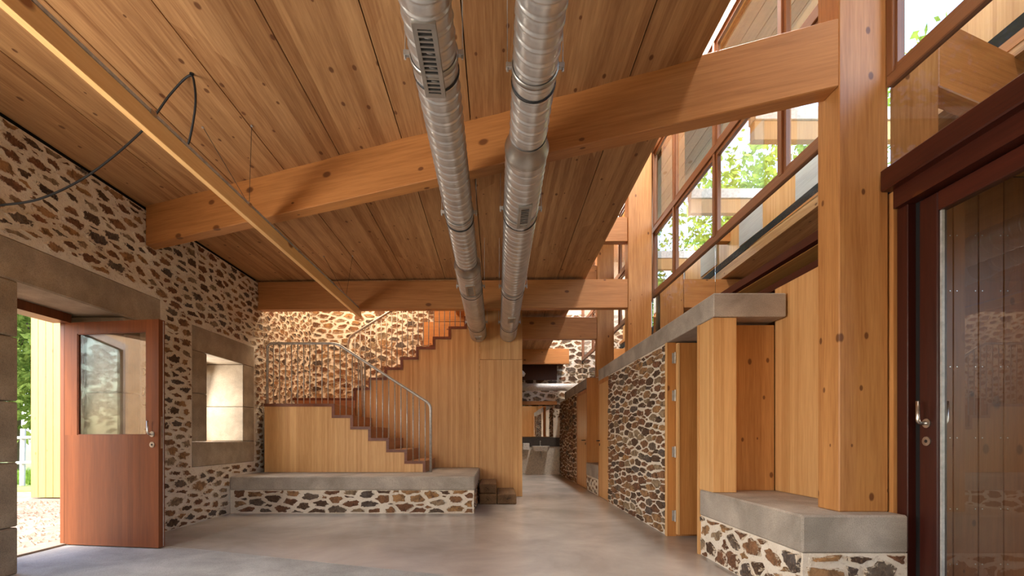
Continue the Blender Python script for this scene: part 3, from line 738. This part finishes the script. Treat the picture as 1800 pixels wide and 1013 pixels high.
tag(mk('wall_fitting', tube([(.462, 9.2, 2.28), (.50, 9.2, 2.28), (.52, 9.2, 2.30)], [.07, .07, .045], 14), 'ceramic', smooth=True), 'small round white fitting peeking past the stair panel edge', 'fitting')

# ------------------------------------------------------------------ stone bench and stair
BT = 0.515
sb = thing('stair_bench', (-2.0, 7.5, 0), 'long concrete-topped stone platform in front of the stair', 'bench')
mk('bench_base', box(XL+.006, -.315, 6.705, 8.60, 0, BT-.19), 'mortar', sb)
mk('bench_slab', box(XL+.006, -.30, 6.69, 8.60, BT-.19, BT), 'concrete', sb, bevel=.014)
it = rubble(XL+.05, -.32, 0.0, BT-.18, .125, .015, 61, 2.0, (), (), .45, 1.35, 0, .6)
lay_stones(it, (Vector((0, 6.705, 0)), Vector((1, 0, 0)), Vector((0, -1, 0))), sb, 15, .016, 290, .80)
it = rubble(6.72, 8.55, 0.0, BT-.18, .098, .022, 62, 1.75)
lay_stones(it, (Vector((-.315, 0, 0)), Vector((0, 1, 0)), Vector((1, 0, 0))), sb, 16, .016, 290, .80)

YF, YM = 7.49, 8.645            # fronts of the lower and the upper flight
RX = [-1.10, -1.386, -1.668, -1.947, -2.225, -2.511]; RH_ = .1775
T = .045
st = thing('staircase', (-2.2, 7.6, BT), 'timber staircase with dark brown treads climbing left to a landing and back right', 'staircase')
# lower flight: front panel under the stepped edge
prof = [(XL+.008+.09, BT+.002), (RX[0]-T, BT+.002)]
for k, x in enumerate(RX):
    z = BT+RH_*(k+1)-T
    prof.append((x-T, z))
    if k < 5: prof.append((RX[k+1]-T, z))
prof.append((XL+.098, BT+6*RH_-T))
mk('lower_side_panel', prism(prof, 1, YF+.012, YF+.035), 'ply', st)
for k, x in enumerate(RX):
    z1 = BT+RH_*(k+1)
    xe = RX[k+1] if k < 5 else XL+.09
    y1 = YM-.023
    tr_ = mk('tread', box(xe-(T if k < 5 else 0), x, YF+.02, y1, z1-T, z1), 'step', st)
    mk('edge_trim', box(xe-(T if k < 5 else 0), x, YF, YF+.019, z1-T, z1), 'tread', tr_)
    tr_ = mk('riser', box(x-T, x, YF+.02, y1, z1-RH_+.001, z1-T-.001), 'step', st)
    mk('edge_trim', box(x-T, x, YF, YF+.019, z1-RH_+.001, z1-T-.001), 'tread', tr_)
# upper flight
U = [-3.64, -2.556, -2.287, -2.006, -1.72, -1.44, -1.142, -.861, -.58]
ZL = BT+6*RH_; UR = .1825
for k, x in enumerate(U):
    z1 = ZL+UR*(k+1)
    xe = U[k+1] if k < 8 else -.30
    tr_ = mk('tread', box(x, xe+(T if k < 8 else 0), YM, YS-.03, z1-T, z1), 'step', st)
    mk('edge_trim', box(x, xe+(T if k < 8 else 0), YM-.02, YM-.001, z1-T, z1), 'tread', tr_)
    if k:
        tr_ = mk('riser', box(x, x+T, YM, YS-.03, z1-UR+.001, z1-T-.001), 'step', st)
        mk('edge_trim', box(x, x+T, YM-.02, YM-.001, z1-UR+.001, z1-T-.001), 'tread', tr_)
mk('riser', box(-3.6, -2.52, YM-.02, YM+.02, ZL+.002, ZL+UR-T-.001), 'step', st)
tag(mk('landing_infill', box(-3.6, -2.56, YM+.02, YS-.03, ZL-.3, ZL+UR-T-.002), 'ply', st))
# tall panel wall below the upper flight
XJ = (843-CX)/F*YM
up = [(XJ-.002, .002)]
top = []
for k in range(1, 9):
    z = ZL+UR*(k+1)-T
    top += [(U[k]+T, ZL+UR*k-T if k > 1 else BT), (U[k]+T, z)]
poly = [(U[1]+T, BT+.002)]+top[1:]+[(XJ-.002, ZL+UR*9-T), (XJ-.002, BT+.002)]
pw = thing('wall_stair_panel', (-.5, YM, 0), 'tall pale timber panel wall below the upper stair flight', kind='structure')
mk('stepped_panel', prism(poly, 1, YM, YM+.03), 'ply', pw)
mk('upper_panel', box(XJ+.002, .458, YM-.004, YM+.03, 2.452, 3.52), 'ply', pw, bevel=.002)
mk('lower_panel', box(XJ+.002, .458, YM, YM+.03, .002, 2.448), 'ply', pw, bevel=.002)
mk('over_panel', box(-.58, XJ-.002, YM, YM+.03, ZL+UR*9, 3.6), 'ply', pw)
mk('base_panel', box(-.30, XJ-.002, YM, YM+.03, .002, BT), 'ply', pw)
bp = mk('wainscot_panel', join(box(-1.45, -.32, YS-.05, YS-.03, 2.9, 3.36), box(-1.25, -.32, YS-.05, YS-.032, 3.37, 3.6)), 'beam_x', st)

# railings
def railing(name, label, pts, balus, r=.021):
    root = thing(name, tuple(pts[0]), label, 'railing', 'steel stair railings')
    mk('handrail', tube(fillet(pts, .09, 6), r, 12), 'rail', root, smooth=True)
    for b0, b1 in balus: mk('baluster', tube([b0, b1], .0085, 6), 'rail', root, smooth=True)
    return root
yr = YF+.04
def q(x, y, d): return px(x, y, d)
top_l, bend, low = q(470, 604, yr), q(592, 604, yr), q(757, 711, yr)
bal = []
def levelz(x):
    for k in range(5, -1, -1):
        if x < RX[k]: return BT+RH_*(k+1)
    return BT
x = top_l.x+.095
while x < low.x-.05:
    zt = top_l.z if x < bend.x else bend.z+(low.z-bend.z)*(x-bend.x)/(low.x-bend.x)
    bal.append(((x, yr, levelz(x)), (x, yr, zt))); x += .0945
railing('stair_railing', 'steel railing with thin balusters along the front of the lower flight and landing',
        [(top_l.x, yr, ZL), top_l, bend, low, (low.x, yr, BT)], bal)
yu = YM+.02
a0, a1, a2 = q(640, 748, yu), q(637, 637, yu), q(610, 613, yu)
a3, a4 = q(614, 592, yu), q(830, 459, yu)
def upz(x):
    z = ZL+UR
    for k in range(1, 9):
        if x >= U[k]: z = ZL+UR*(k+1)
    return z
bal = []; x = a3.x+.10
while x < -.55:
    zt = a3.z+(a4.z-a3.z)*(x-a3.x)/(a4.x-a3.x); bal.append(((x, yu, upz(x)), (x, yu, zt))); x += .0945
x = a2.x+.09
railing('stair_railing', 'steel railing with thin balusters climbing beside the upper flight', [a0-Vector((0, .05, 0)), a1-Vector((0, .05, 0)), a2, a3, a4], bal)

# old sleepers used as steps
def sleeper(x0, x1, y0, y1, z0, z1, lab):
    r = thing('timber_sleeper', ((x0+x1)/2, (y0+y1)/2, z0), lab, 'sleeper', 'old sleepers stacked as steps')
    rg = random.Random(int(x0*1000)); j = lambda: rg.uniform(-.008, .008)
    b = [(x0+j(), y0+j(), z0), (x1+j(), y0+j(), z0), (x1+j(), y1, z0), (x0+j(), y1, z0)]
    t_ = [(x0+j(), y0+j(), z1+j()*.3), (x1+j(), y0+j(), z1+j()*.3), (x1+j(), y1, z1), (x0+j(), y1, z1)]
    mk('block', hexa(b, t_), 'old', r, bevel=.012)
    cx_, cz_ = (x0+x1)/2, (z0+z1)/2
    for k in range(4):
        a = rg.uniform(0, 6.28); l = rg.uniform(.03, .07)
        mk('end_crack', hexa([(cx_, y0-.010, cz_-.003), (cx_+l*math.cos(a), y0-.010, cz_+l*math.sin(a)*.8-.001), (cx_+l*math.cos(a), y0+.01, cz_+l*math.sin(a)*.8-.001), (cx_, y0+.01, cz_-.003)],
                             [(cx_, y0-.010, cz_+.003), (cx_+l*math.cos(a), y0-.010, cz_+l*math.sin(a)*.8+.001), (cx_+l*math.cos(a), y0+.01, cz_+l*math.sin(a)*.8+.001), (cx_, y0+.01, cz_+.003)]), 'gap', r)
sleeper(-.278, .005, 7.63, 8.62, 0, .16, 'old dark sleeper on the floor beside the stone platform, under another one')
sleeper(.012, .31, 7.63, 8.62, 0, .16, 'old dark sleeper on the floor at the outer end of the wood steps')
sleeper(-.278, 0.0, 7.70, 8.62, .163, .32, 'topmost old sleeper of the wood steps beside the platform')

# ------------------------------------------------------------------ open entrance door
d1 = thing('door_1', (-4.22, 4.71, 0), 'open reddish timber entrance door with glass pane and steel lever', kind='structure')
H, Fp = Vector((-4.215, 4.715, 0)), Vector((-3.185, 4.555, 0))
ul = (Fp-H); LW = ul.length; ul.normalize(); nl = Vector((-ul.y, ul.x, 0)); nl = nl if nl.y > 0 else -nl
def dbox(u0, u1, w0, w1, z0, z1):
    c = [H+ul*u+nl*w_ for u, w_ in ((u0, w0), (u1, w0), (u1, w1), (u0, w1))]
    return hexa([(p.x, p.y, z0) for p in c], [(p.x, p.y, z1) for p in c])
th = .072; gu0, gu1, gz0, gz1 = .145, LW-.135, 1.077, 2.06
mk('bottom_panel', dbox(0, LW, 0, th, .012, gz0), 'redwood', d1)
mk('stile', dbox(0, gu0, 0, th, gz0, 2.17), 'redwood', d1)
mk('stile', dbox(gu1, LW, 0, th, gz0, 2.17), 'redwood', d1)
mk('top_rail', dbox(gu0, gu1, 0, th, gz1, 2.17), 'redwood', d1)
mk('pane', dbox(gu0, gu1, .018, .024, gz0, gz1), 'doorglass', d1)
mk('inner_pane', dbox(gu0, gu1, .048, .054, gz0, gz1), 'doorglass', d1)
for g in (dbox(gu0, gu1, .006, .018, gz0, gz0+.008), dbox(gu0, gu1, .006, .018, gz1-.008, gz1), dbox(gu0, gu0+.008, .006, .018, gz0, gz1), dbox(gu1-.008, gu1, .006, .018, gz0, gz1)):
    mk('glazing_bead', g, 'tread', d1)
mk('lock_plate', dbox(LW, LW+.003, .025, .045, .95, 1.25), 'steel', d1)
mk('edge_seal', dbox(LW, LW+.002, .050, .058, .02, 2.16), 'alu', d1)
hb = H+ul*(LW-.065); lever(d1, (hb.x, hb.y, 1.085), -nl, .125, .10, .0095)
hb2 = H+ul*(LW-.065)+nl*th; lever(d1, (hb2.x, hb2.y, 1.085), nl, .125, .10, .0095)
mk('frame_jamb', box(-4.275, -4.236, 4.735, 4.80, 0, 2.256), 'redwood', d1)
mk('frame_jamb', box(-4.33, -4.215, 3.737, 3.79, 0, 2.256), 'redwood', d1)
mk('frame_head', box(-4.33, -4.15, 3.79, 4.72, 2.17, 2.254), 'redwood', d1)
mk('threshold', box(-4.34, -4.20, 3.79, 4.72, 0.002, .02), 'granite', d1)

# ------------------------------------------------------------------ spiral ducts
def duct(label, X, rs, rb_, yred, y0, y1, grilles, clamps):
    za = lambda y: 3.045-(y-2.2)*0.0245
    root = thing('spiral_duct', (X, y0, za(y0)), label, 'duct', 'spiral ventilation ducts')
    def body(ya, yb, r, name):
        pitch = .088; seg = 40; n = max(2, int((yb-ya)/.0073)); V, fs = [], []
        for i in range(n+1):
            y = ya+(yb-ya)*i/n; c = za(y)
            for k in range(seg):
                t = 2*math.pi*k/seg; ph = ((y/pitch)-k/seg) % 1.0; dd = min(ph, 1-ph)*pitch
                rr = r+.0055*math.exp(-(dd/.0055)**2)-.0030*math.exp(-((dd-.013)/.006)**2)
                V.append((X+rr*math.cos(t), y, c+rr*math.sin(t)))
        for i in range(n):
            for k in range(seg): k2 = (k+1) % seg; fs.append((i*seg+k, (i+1)*seg+k, (i+1)*seg+k2, i*seg+k2))
        return mk(name, (V, fs), 'galv', root, smooth=True)
    body(y0, yred, rs, 'duct_pipe'); body(yred+.14, y1, rb_, 'duct_pipe')
    mk('reducer', tube([(X, yred-.03, za(yred)), (X, yred, za(yred)), (X, yred+.008, za(yred)), (X, yred+.11, za(yred)), (X, yred+.12, za(yred)), (X, yred+.17, za(yred))],
                       [rs+.004, rs+.006, rs+.003, rb_+.004, rb_+.009, rb_+.005], 40, False), 'galvflat', root, smooth=True)
    mk('end_cap', tube([(X, y1-.04, za(y1)), (X, y1, za(y1)), (X, y1+.004, za(y1))], [rb_+.004, rb_+.004, rb_-.01], 40), 'galvflat', root)
    for yc in clamps:
        r = rs if yc < yred else rb_; c = za(yc)
        cb = mk('clamp', tube([(X, yc-.016, c), (X, yc-.012, c), (X, yc+.012, c), (X, yc+.016, c)], [r+.004, r+.009, r+.009, r+.004], 40, False), 'galvflat', root, smooth=True)
        for s_ in (-1, 1):
            mk('clamp_lug', join(box(X+s_*(r+.022)-.016, X+s_*(r+.022)+.016, yc-.012, yc+.012, c-.012, c+.012), tube([(X+s_*(r+.03), yc, c-.03), (X+s_*(r+.03), yc, c+.02)], .006, 8)), 'alu', cb)
            mk('hanger_rod', tube([(X+s_*(r+.03), yc, c+.02), (X+s_*(r+.03), yc, zc(X+s_*(r+.03), yc)+.01)], .0025, 6), 'alu', cb)
        mk('joint_ring', tube([(X, yc+.10, c-.002), (X, yc+.104, c-.002), (X, yc+.112, c-.002), (X, yc+.116, c-.002)], [r+.002, r+.007, r+.007, r+.002], 40, False), 'black', root, smooth=True)
    for yg, ln_, ang in grilles:
        r = rs if yg < yred else rb_
        ca, sa = math.cos(ang), math.sin(ang)           # direction the grille faces, in the x-z plane
        nx, nz = ca, sa; tx, tz = -sa, ca
        def gp(u, y, w_): return (X+nx*(r+w_)+tx*u, y, za(y)+nz*(r+w_)+tz*u)
        def gbox(u0, u1, y_0, y_1, w0, w1):
            return hexa([gp(u0, y_0, w0), gp(u1, y_0, w0), gp(u1, y_1, w0), gp(u0, y_1, w0)], [gp(u0, y_0, w1), gp(u1, y_0, w1), gp(u1, y_1, w1), gp(u0, y_1, w1)])
        wd = .055
        gr = mk('grille', join(gbox(-wd, -wd+.022, yg, yg+ln_, -.012, .010), gbox(wd-.022, wd, yg, yg+ln_, -.012, .010), gbox(-wd+.022, wd-.022, yg, yg+.03, -.012, .010), gbox(-wd+.022, wd-.022, yg+ln_-.03, yg+ln_, -.012, .010)), 'galvflat', root)
        mk('grille_back', gbox(-wd+.022, wd-.022, yg+.03, yg+ln_-.03, .0005, .003), 'black', gr)
        n = max(4, int((ln_-.06)/.028))
        for k in range(n):
            y = yg+.03+(ln_-.06)*(k+.5)/n
            mk('louvre_slat', gbox(-wd+.022, wd-.022, y-.006, y+.004, .003, .009), 'galvflat', gr)
DN = -math.pi/2
duct('left one of two silver spiral ducts, with the large louvred grille near the viewer', -.325, .118, .142, 5.25, .2, 8.55, [(2.18, .46, DN-.05), (5.62, .36, DN+.1), (8.16, .22, DN+.1)], [2.50, 4.17, 6.05, 7.75])
duct('right one of two silver spiral ducts, widening in front of the slanting beam', .205, .118, .142, 3.16, .2, 8.55, [(3.78, .36, DN+.15), (7.0, .26, DN+.1)], [2.58, 4.10, 6.05, 7.75])

# ------------------------------------------------------------------ suspended batten lamp and cable
bx = -2.13
bt = thing('batten_lamp', (bx, 4, EYE+1.9), 'long suspended pine batten with metal channel running below the beams', 'lamp')
mk('batten', box(bx-.045, bx, .3, 7.62, EYE+1.885, EYE+2.005), 'batten', bt, bevel=.003)
mk('channel', box(bx-.040, bx+.004, .3, 7.60, EYE+2.006, EYE+2.024), 'alu', bt)
for y in (2.97, 4.15, 5.2, 6.3, 7.2): mk('fixing_clip', box(bx-.043, bx+.008, y, y+.05, EYE+1.998, EYE+2.027), 'steel', bt)
for y in (4.2, 6.9):
    for dx in (-.19, .20):
        p0 = (bx-.02, y, EYE+2.02); p1 = (bx-.02+dx, y-.35, zc(bx+dx, y-.35)-.002)
        ww = mk('hanger_wire', tube([p0, p1], .0022, 5), 'black', bt)
        mk('wire_anchor', tube([p1, (p1[0], p1[1], p1[2]+.004-.014)], .009, 8), 'alu', ww)
hk = px(337, 131, 3.30)
def curve(P, n=28):
    P = [Vector(p) for p in P]; out = []
    Q = [P[0]]+P+[P[-1]]
    for i in range(1, len(Q)-2):
        for k in range(n):
            t = k/n; a, b, c, d = Q[i-1], Q[i], Q[i+1], Q[i+2]
            out.append(.5*((2*b)+(c-a)*t+(2*a-5*b+4*c-d)*t*t+(-a+3*b-3*c+d)*t**3))
    out.append(P[-1]); return out
cb = thing('power_cable', tuple(hk), 'black hanging power cable looped over a ceiling hook beside the batten', 'cable')
pth = [px(-70, 366, 3.05), px(0, 361, 3.2), px(75, 348, 3.3), px(160, 305, 3.38), px(250, 230, 3.40), px(300, 165, 3.36), px(333, 133, 3.31), px(342, 150, 3.31), px(343, 190, 3.34), px(333, 246, 3.42), px(325, 262, 3.44)]
mk('cord', tube(curve(pth, 10), .0075, 8), 'black', cb, smooth=True)
mk('hook', tube([hk, (hk.x, hk.y, zc(hk.x, hk.y)+.002)], .014, 8), 'black', cb)

# ------------------------------------------------------------------ outdoors, left: yard, wing, trees
yd = mk('yard_ground', join(box(-40, -4.36, -30, 40, -.12, -.02)), 'gravel'); tag(yd, 'sunlit gravel yard outside the open door', kind='structure')
lw = mk('lawn_ground', prism([(-40, 9.6), (-4.4, 9.6), (-4.4, 40), (-40, 40)], 2, -.05, -.005), 'earth'); tag(lw, 'grassy ground beyond the yard', kind='structure')
rng = random.Random(5); gs = []
for k in range(2600):
    x, y = rng.uniform(-9.5, -4.6), rng.uniform(4.2, 8.2)
    s_ = rng.uniform(.012, .04); a = rng.uniform(0, 3)
    ca, sa = math.cos(a)*s_, math.sin(a)*s_
    gs.append(([(x-ca, y-sa, -.02), (x+sa, y-ca, -.02), (x+ca, y+sa, -.02), (x-sa, y+ca, -.02), (x+rng.uniform(-.3, .3)*s_, y, -.02+s_*rng.uniform(.5, .9))], [(0, 1, 4), (1, 2, 4), (2, 3, 4), (3, 0, 4)]))
tag(mk('gravel', join(*gs), 'gravel'), 'loose pale gravel stones lying in the yard', 'gravel', kind='stuff')
gs = []
for k in range(9000):
    x, y = rng.uniform(-14, -8), rng.uniform(10.75, 16); h = rng.uniform(.06, .2); a = rng.uniform(0, 6.28)
    dx, dy = math.cos(a)*.012, math.sin(a)*.012
    gs.append(([(x-dx, y-dy, -.01), (x+dx, y+dy, -.01), (x+dy*4, y-dx*4, h)], [(0, 1, 2)]))
tag(mk('grass', join(*gs), 'grass'), 'bright green grass growing behind the yard', 'grass', kind='stuff')
# wing with sunlit planks seen through the doorway
wg = thing('plank_building', (-6.5, 8.5, 0), 'sunlit pale plank building seen through the open doorway', 'building')
x = -8.19
k = 0
while x < -4.5:
    mk('plank', box(x+.003, x+.127, 8.5, 8.525, 0.0, 4.2), 'outplank', wg, bevel=.003); x += .13
mk('core', box(-8.17, -4.45, 8.53, 9.3, 0, 4.2), 'outplank', wg)
tag(mk('wing_eave', box(-8.5, -4.4, 8.25, 9.4, 4.2, 4.3), 'grey', wg))
# the opposite wing that the door glass mirrors
nw = Vector((.8, -.6, 0)); dw = Vector((.6, .8, 0)); c0 = Vector((-9, 1, 0))
ob = thing('plank_annex', tuple(c0), 'plank annex with a dark window, mirrored in the pane of the open door', 'building')
def obox(s0, s1, w0, w1, z0, z1):
    c = [c0+dw*a-nw*b for a, b in ((s0, w0), (s1, w0), (s1, w1), (s0, w1))]
    g = hexa([(p.x, p.y, z0) for p in c], [(p.x, p.y, z1) for p in c]); return g
sx = -5.0
while sx < 3.0:
    if sx+.13 < -.35 or sx > 1.9: mk('plank', obox(sx+.003, sx+.147, 0, .03, 0, 5.0), 'outplank', ob)
    else: mk('plank', obox(sx+.003, sx+.147, 0, .03, 3.0, 5.0), 'outplank', ob)
    sx += .15
mk('annex_core', join(obox(-5, -.35, .03, .1, 0, 5), obox(1.9, 3, .03, .1, 0, 5)), 'outplank', ob)
for g in (obox(-.35, -.23, -.02, .08, .3, 3.0), obox(1.8, 1.92, -.02, .08, .3, 3.0), obox(-.23, 1.8, -.02, .08, 2.86, 3.0)): mk('window_frame', g, 'frame', ob)
mk('window_pane', obox(-.23, 1.8, .03, .04, .3, 2.86), 'darkglass', ob)
mk('room_back', obox(-.6, 2.2, 1.2, 1.3, 0, 5), 'gap', ob)

def tree(name, label, base, h, rx, rz, nleaf, mat, seed, size=.10, group='trees around the house'):
    rg = random.Random(seed); nr = np.random.default_rng(seed); b = Vector(base)
    root = thing(name, base, label, 'tree', group)
    cz = b.z+h-rz
    pth = [b, b+Vector((rg.uniform(-.1, .1), rg.uniform(-.1, .1), h*.35)), b+Vector((rg.uniform(-.25, .25), rg.uniform(-.25, .25), h*.8))]
    mk('trunk', tube(pth, [.14, .10, .04], 8), 'bark', root, smooth=True)
    cl_ = []
    for k in range(46):
        while True:
            p = Vector((rg.uniform(-1, 1), rg.uniform(-1, 1), rg.uniform(-1, 1)))
            if .25 < p.length < 1: break
        c = Vector((b.x+p.x*rx, b.y+p.y*rx, cz+p.z*rz)); cl_.append(c)
        if k < 12: mk('branch', tube([pth[1]+(pth[2]-pth[1])*rg.uniform(0, .9), (pth[2]+c)/2+Vector((0, 0, .1)), c], [.045, .028, .008], 6), 'bark', root, smooth=True)
    n = nleaf; ci = nr.integers(0, len(cl_), n); C = np.array([tuple(c) for c in cl_])[ci]
    off = nr.normal(0, 1, (n, 3)); off *= (nr.uniform(.2, 1, (n, 1))**.6)*(.36*min(rx, rz)+.18)/np.maximum(1e-6, np.linalg.norm(off, axis=1, keepdims=True))*1.15
    P = C+off; a = nr.normal(0, 1, (n, 3)); a /= np.linalg.norm(a, axis=1, keepdims=True)
    bb = np.cross(a, nr.normal(0, 1, (n, 3))); bb /= np.linalg.norm(bb, axis=1, keepdims=True)
    s_ = size*nr.uniform(.6, 1.3, (n, 1))
    V = np.stack([P-a*s_, P+bb*s_*.5, P+a*s_, P-bb*s_*.5], 1).reshape(-1, 3)
    me_f = [(4*i, 4*i+1, 4*i+2, 4*i+3) for i in range(n)]
    o = mk('foliage', (V.tolist(), me_f), mat, root); o['kind'] = 'stuff'
tree('leafy_tree', 'leafy tree standing left of the plank building outside the doorway', (-11.6, 12.5, 0), 6.2, 1.7, 2.4, 5000, 'leaf2', 1, .12)
tree('leafy_tree', 'taller leafy tree farther behind the yard outside the doorway', (-15.5, 15.5, 0), 8.0, 2.6, 3.4, 5000, 'leaf2', 2, .16)
tree('leafy_tree', 'tree beyond the yard mirrored in the door pane', (-16.0, -1.0, 0), 7.5, 2.6, 3.3, 3500, 'leaf2', 3, .18)
fn = thing('yard_fence', (-9.6, 10.6, 0), 'rough wooden rail fence beside the lawn outside the doorway', 'fence')
for k in range(4): mk('fence_post', tube([(-10.4+k*.6, 10.6, 0), (-10.4+k*.6, 10.62, 1.25)], .05, 7), 'grey', fn)
for z in (.5, 1.05): mk('fence_rail', tube([(-10.5, 10.58, z), (-8.5, 10.58, z+.06)], .035, 7), 'grey', fn)

# ------------------------------------------------------------------ outdoors, right: eave boards, outriggers, trees
ev = thing('lantern_eave', (2.9, 6, 5.62), 'weathered grey board soffit outside the clerestory windows', 'eave')
for k in range(6):
    x0 = XG+.10+k*.145
    mk('soffit_board', box(x0+.003, x0+.142, YN+.01, YB-.01, 5.46, 5.49), 'grey', ev)
mk('eave_deck', box(XG+.1, 3.36, YN+.01, YB-.01, 5.50, 5.56), 'gap', ev)
for y, lab in ((4.86, 'nearest'), (6.45, 'middle'), (8.6, 'farthest')):
    r = thing('outrigger_beam', (3.8, y, 4.05), 'sunlit %s outrigger beam with white cap seen through the clerestory glass' % lab, 'beam', 'outrigger beams outside the clerestory')
    mk('timber', box(XG+.12, 6.4, y, y+.09, 4.05, 4.24), 'outplank', r, bevel=.004)
    mk('cap_board', box(XG+.12, 6.4, y-.02, y+.12, 4.245, 4.37), 'pale', r, bevel=.004)
gr_ = mk('hill_ground', box(4.75, 60, -20, 60, -.12, -.02), 'earth'); tag(gr_, 'green ground on the right side of the house', kind='structure')
rf = mk('roof_right', box(XG+.12, 4.75, 3.3, YB+.3, 2.81, 2.90), 'grey'); tag(rf, 'flat grey roof over the rooms outside the clerestory', kind='structure')
for k, (x, y, h, rx, rz, n, m_) in enumerate(((9.5, 9.0, 8.6, 2.3, 3.4, 15000, 'leaf1'), (8.2, 14.5, 9.5, 2.6, 3.8, 15000, 'leaf1'), (12.5, 17.5, 11, 3.2, 4.4, 13000, 'leaf2'), (11.0, 5.0, 9.0, 2.4, 3.6, 12000, 'leaf1'), (7.0, 20.0, 9.5, 2.8, 4.0, 12000, 'leaf2'), (14.5, 11.5, 11.5, 3.0, 4.6, 13000, 'leaf2'))):
    tree('leafy_tree', ('light green leafy tree nearest outside the clerestory windows', 'light green leafy tree behind the middle clerestory panes', 'tall mid green tree on the slope behind the clerestory', 'light green tree at the right end of the clerestory view', 'mid green tree outside the far clerestory panes', 'tallest tree in the back outside the clerestory')[k],
         (x, y, 0), h, rx, rz, n, m_, 20+k, .11)
print('objects', len(bpy.data.objects))
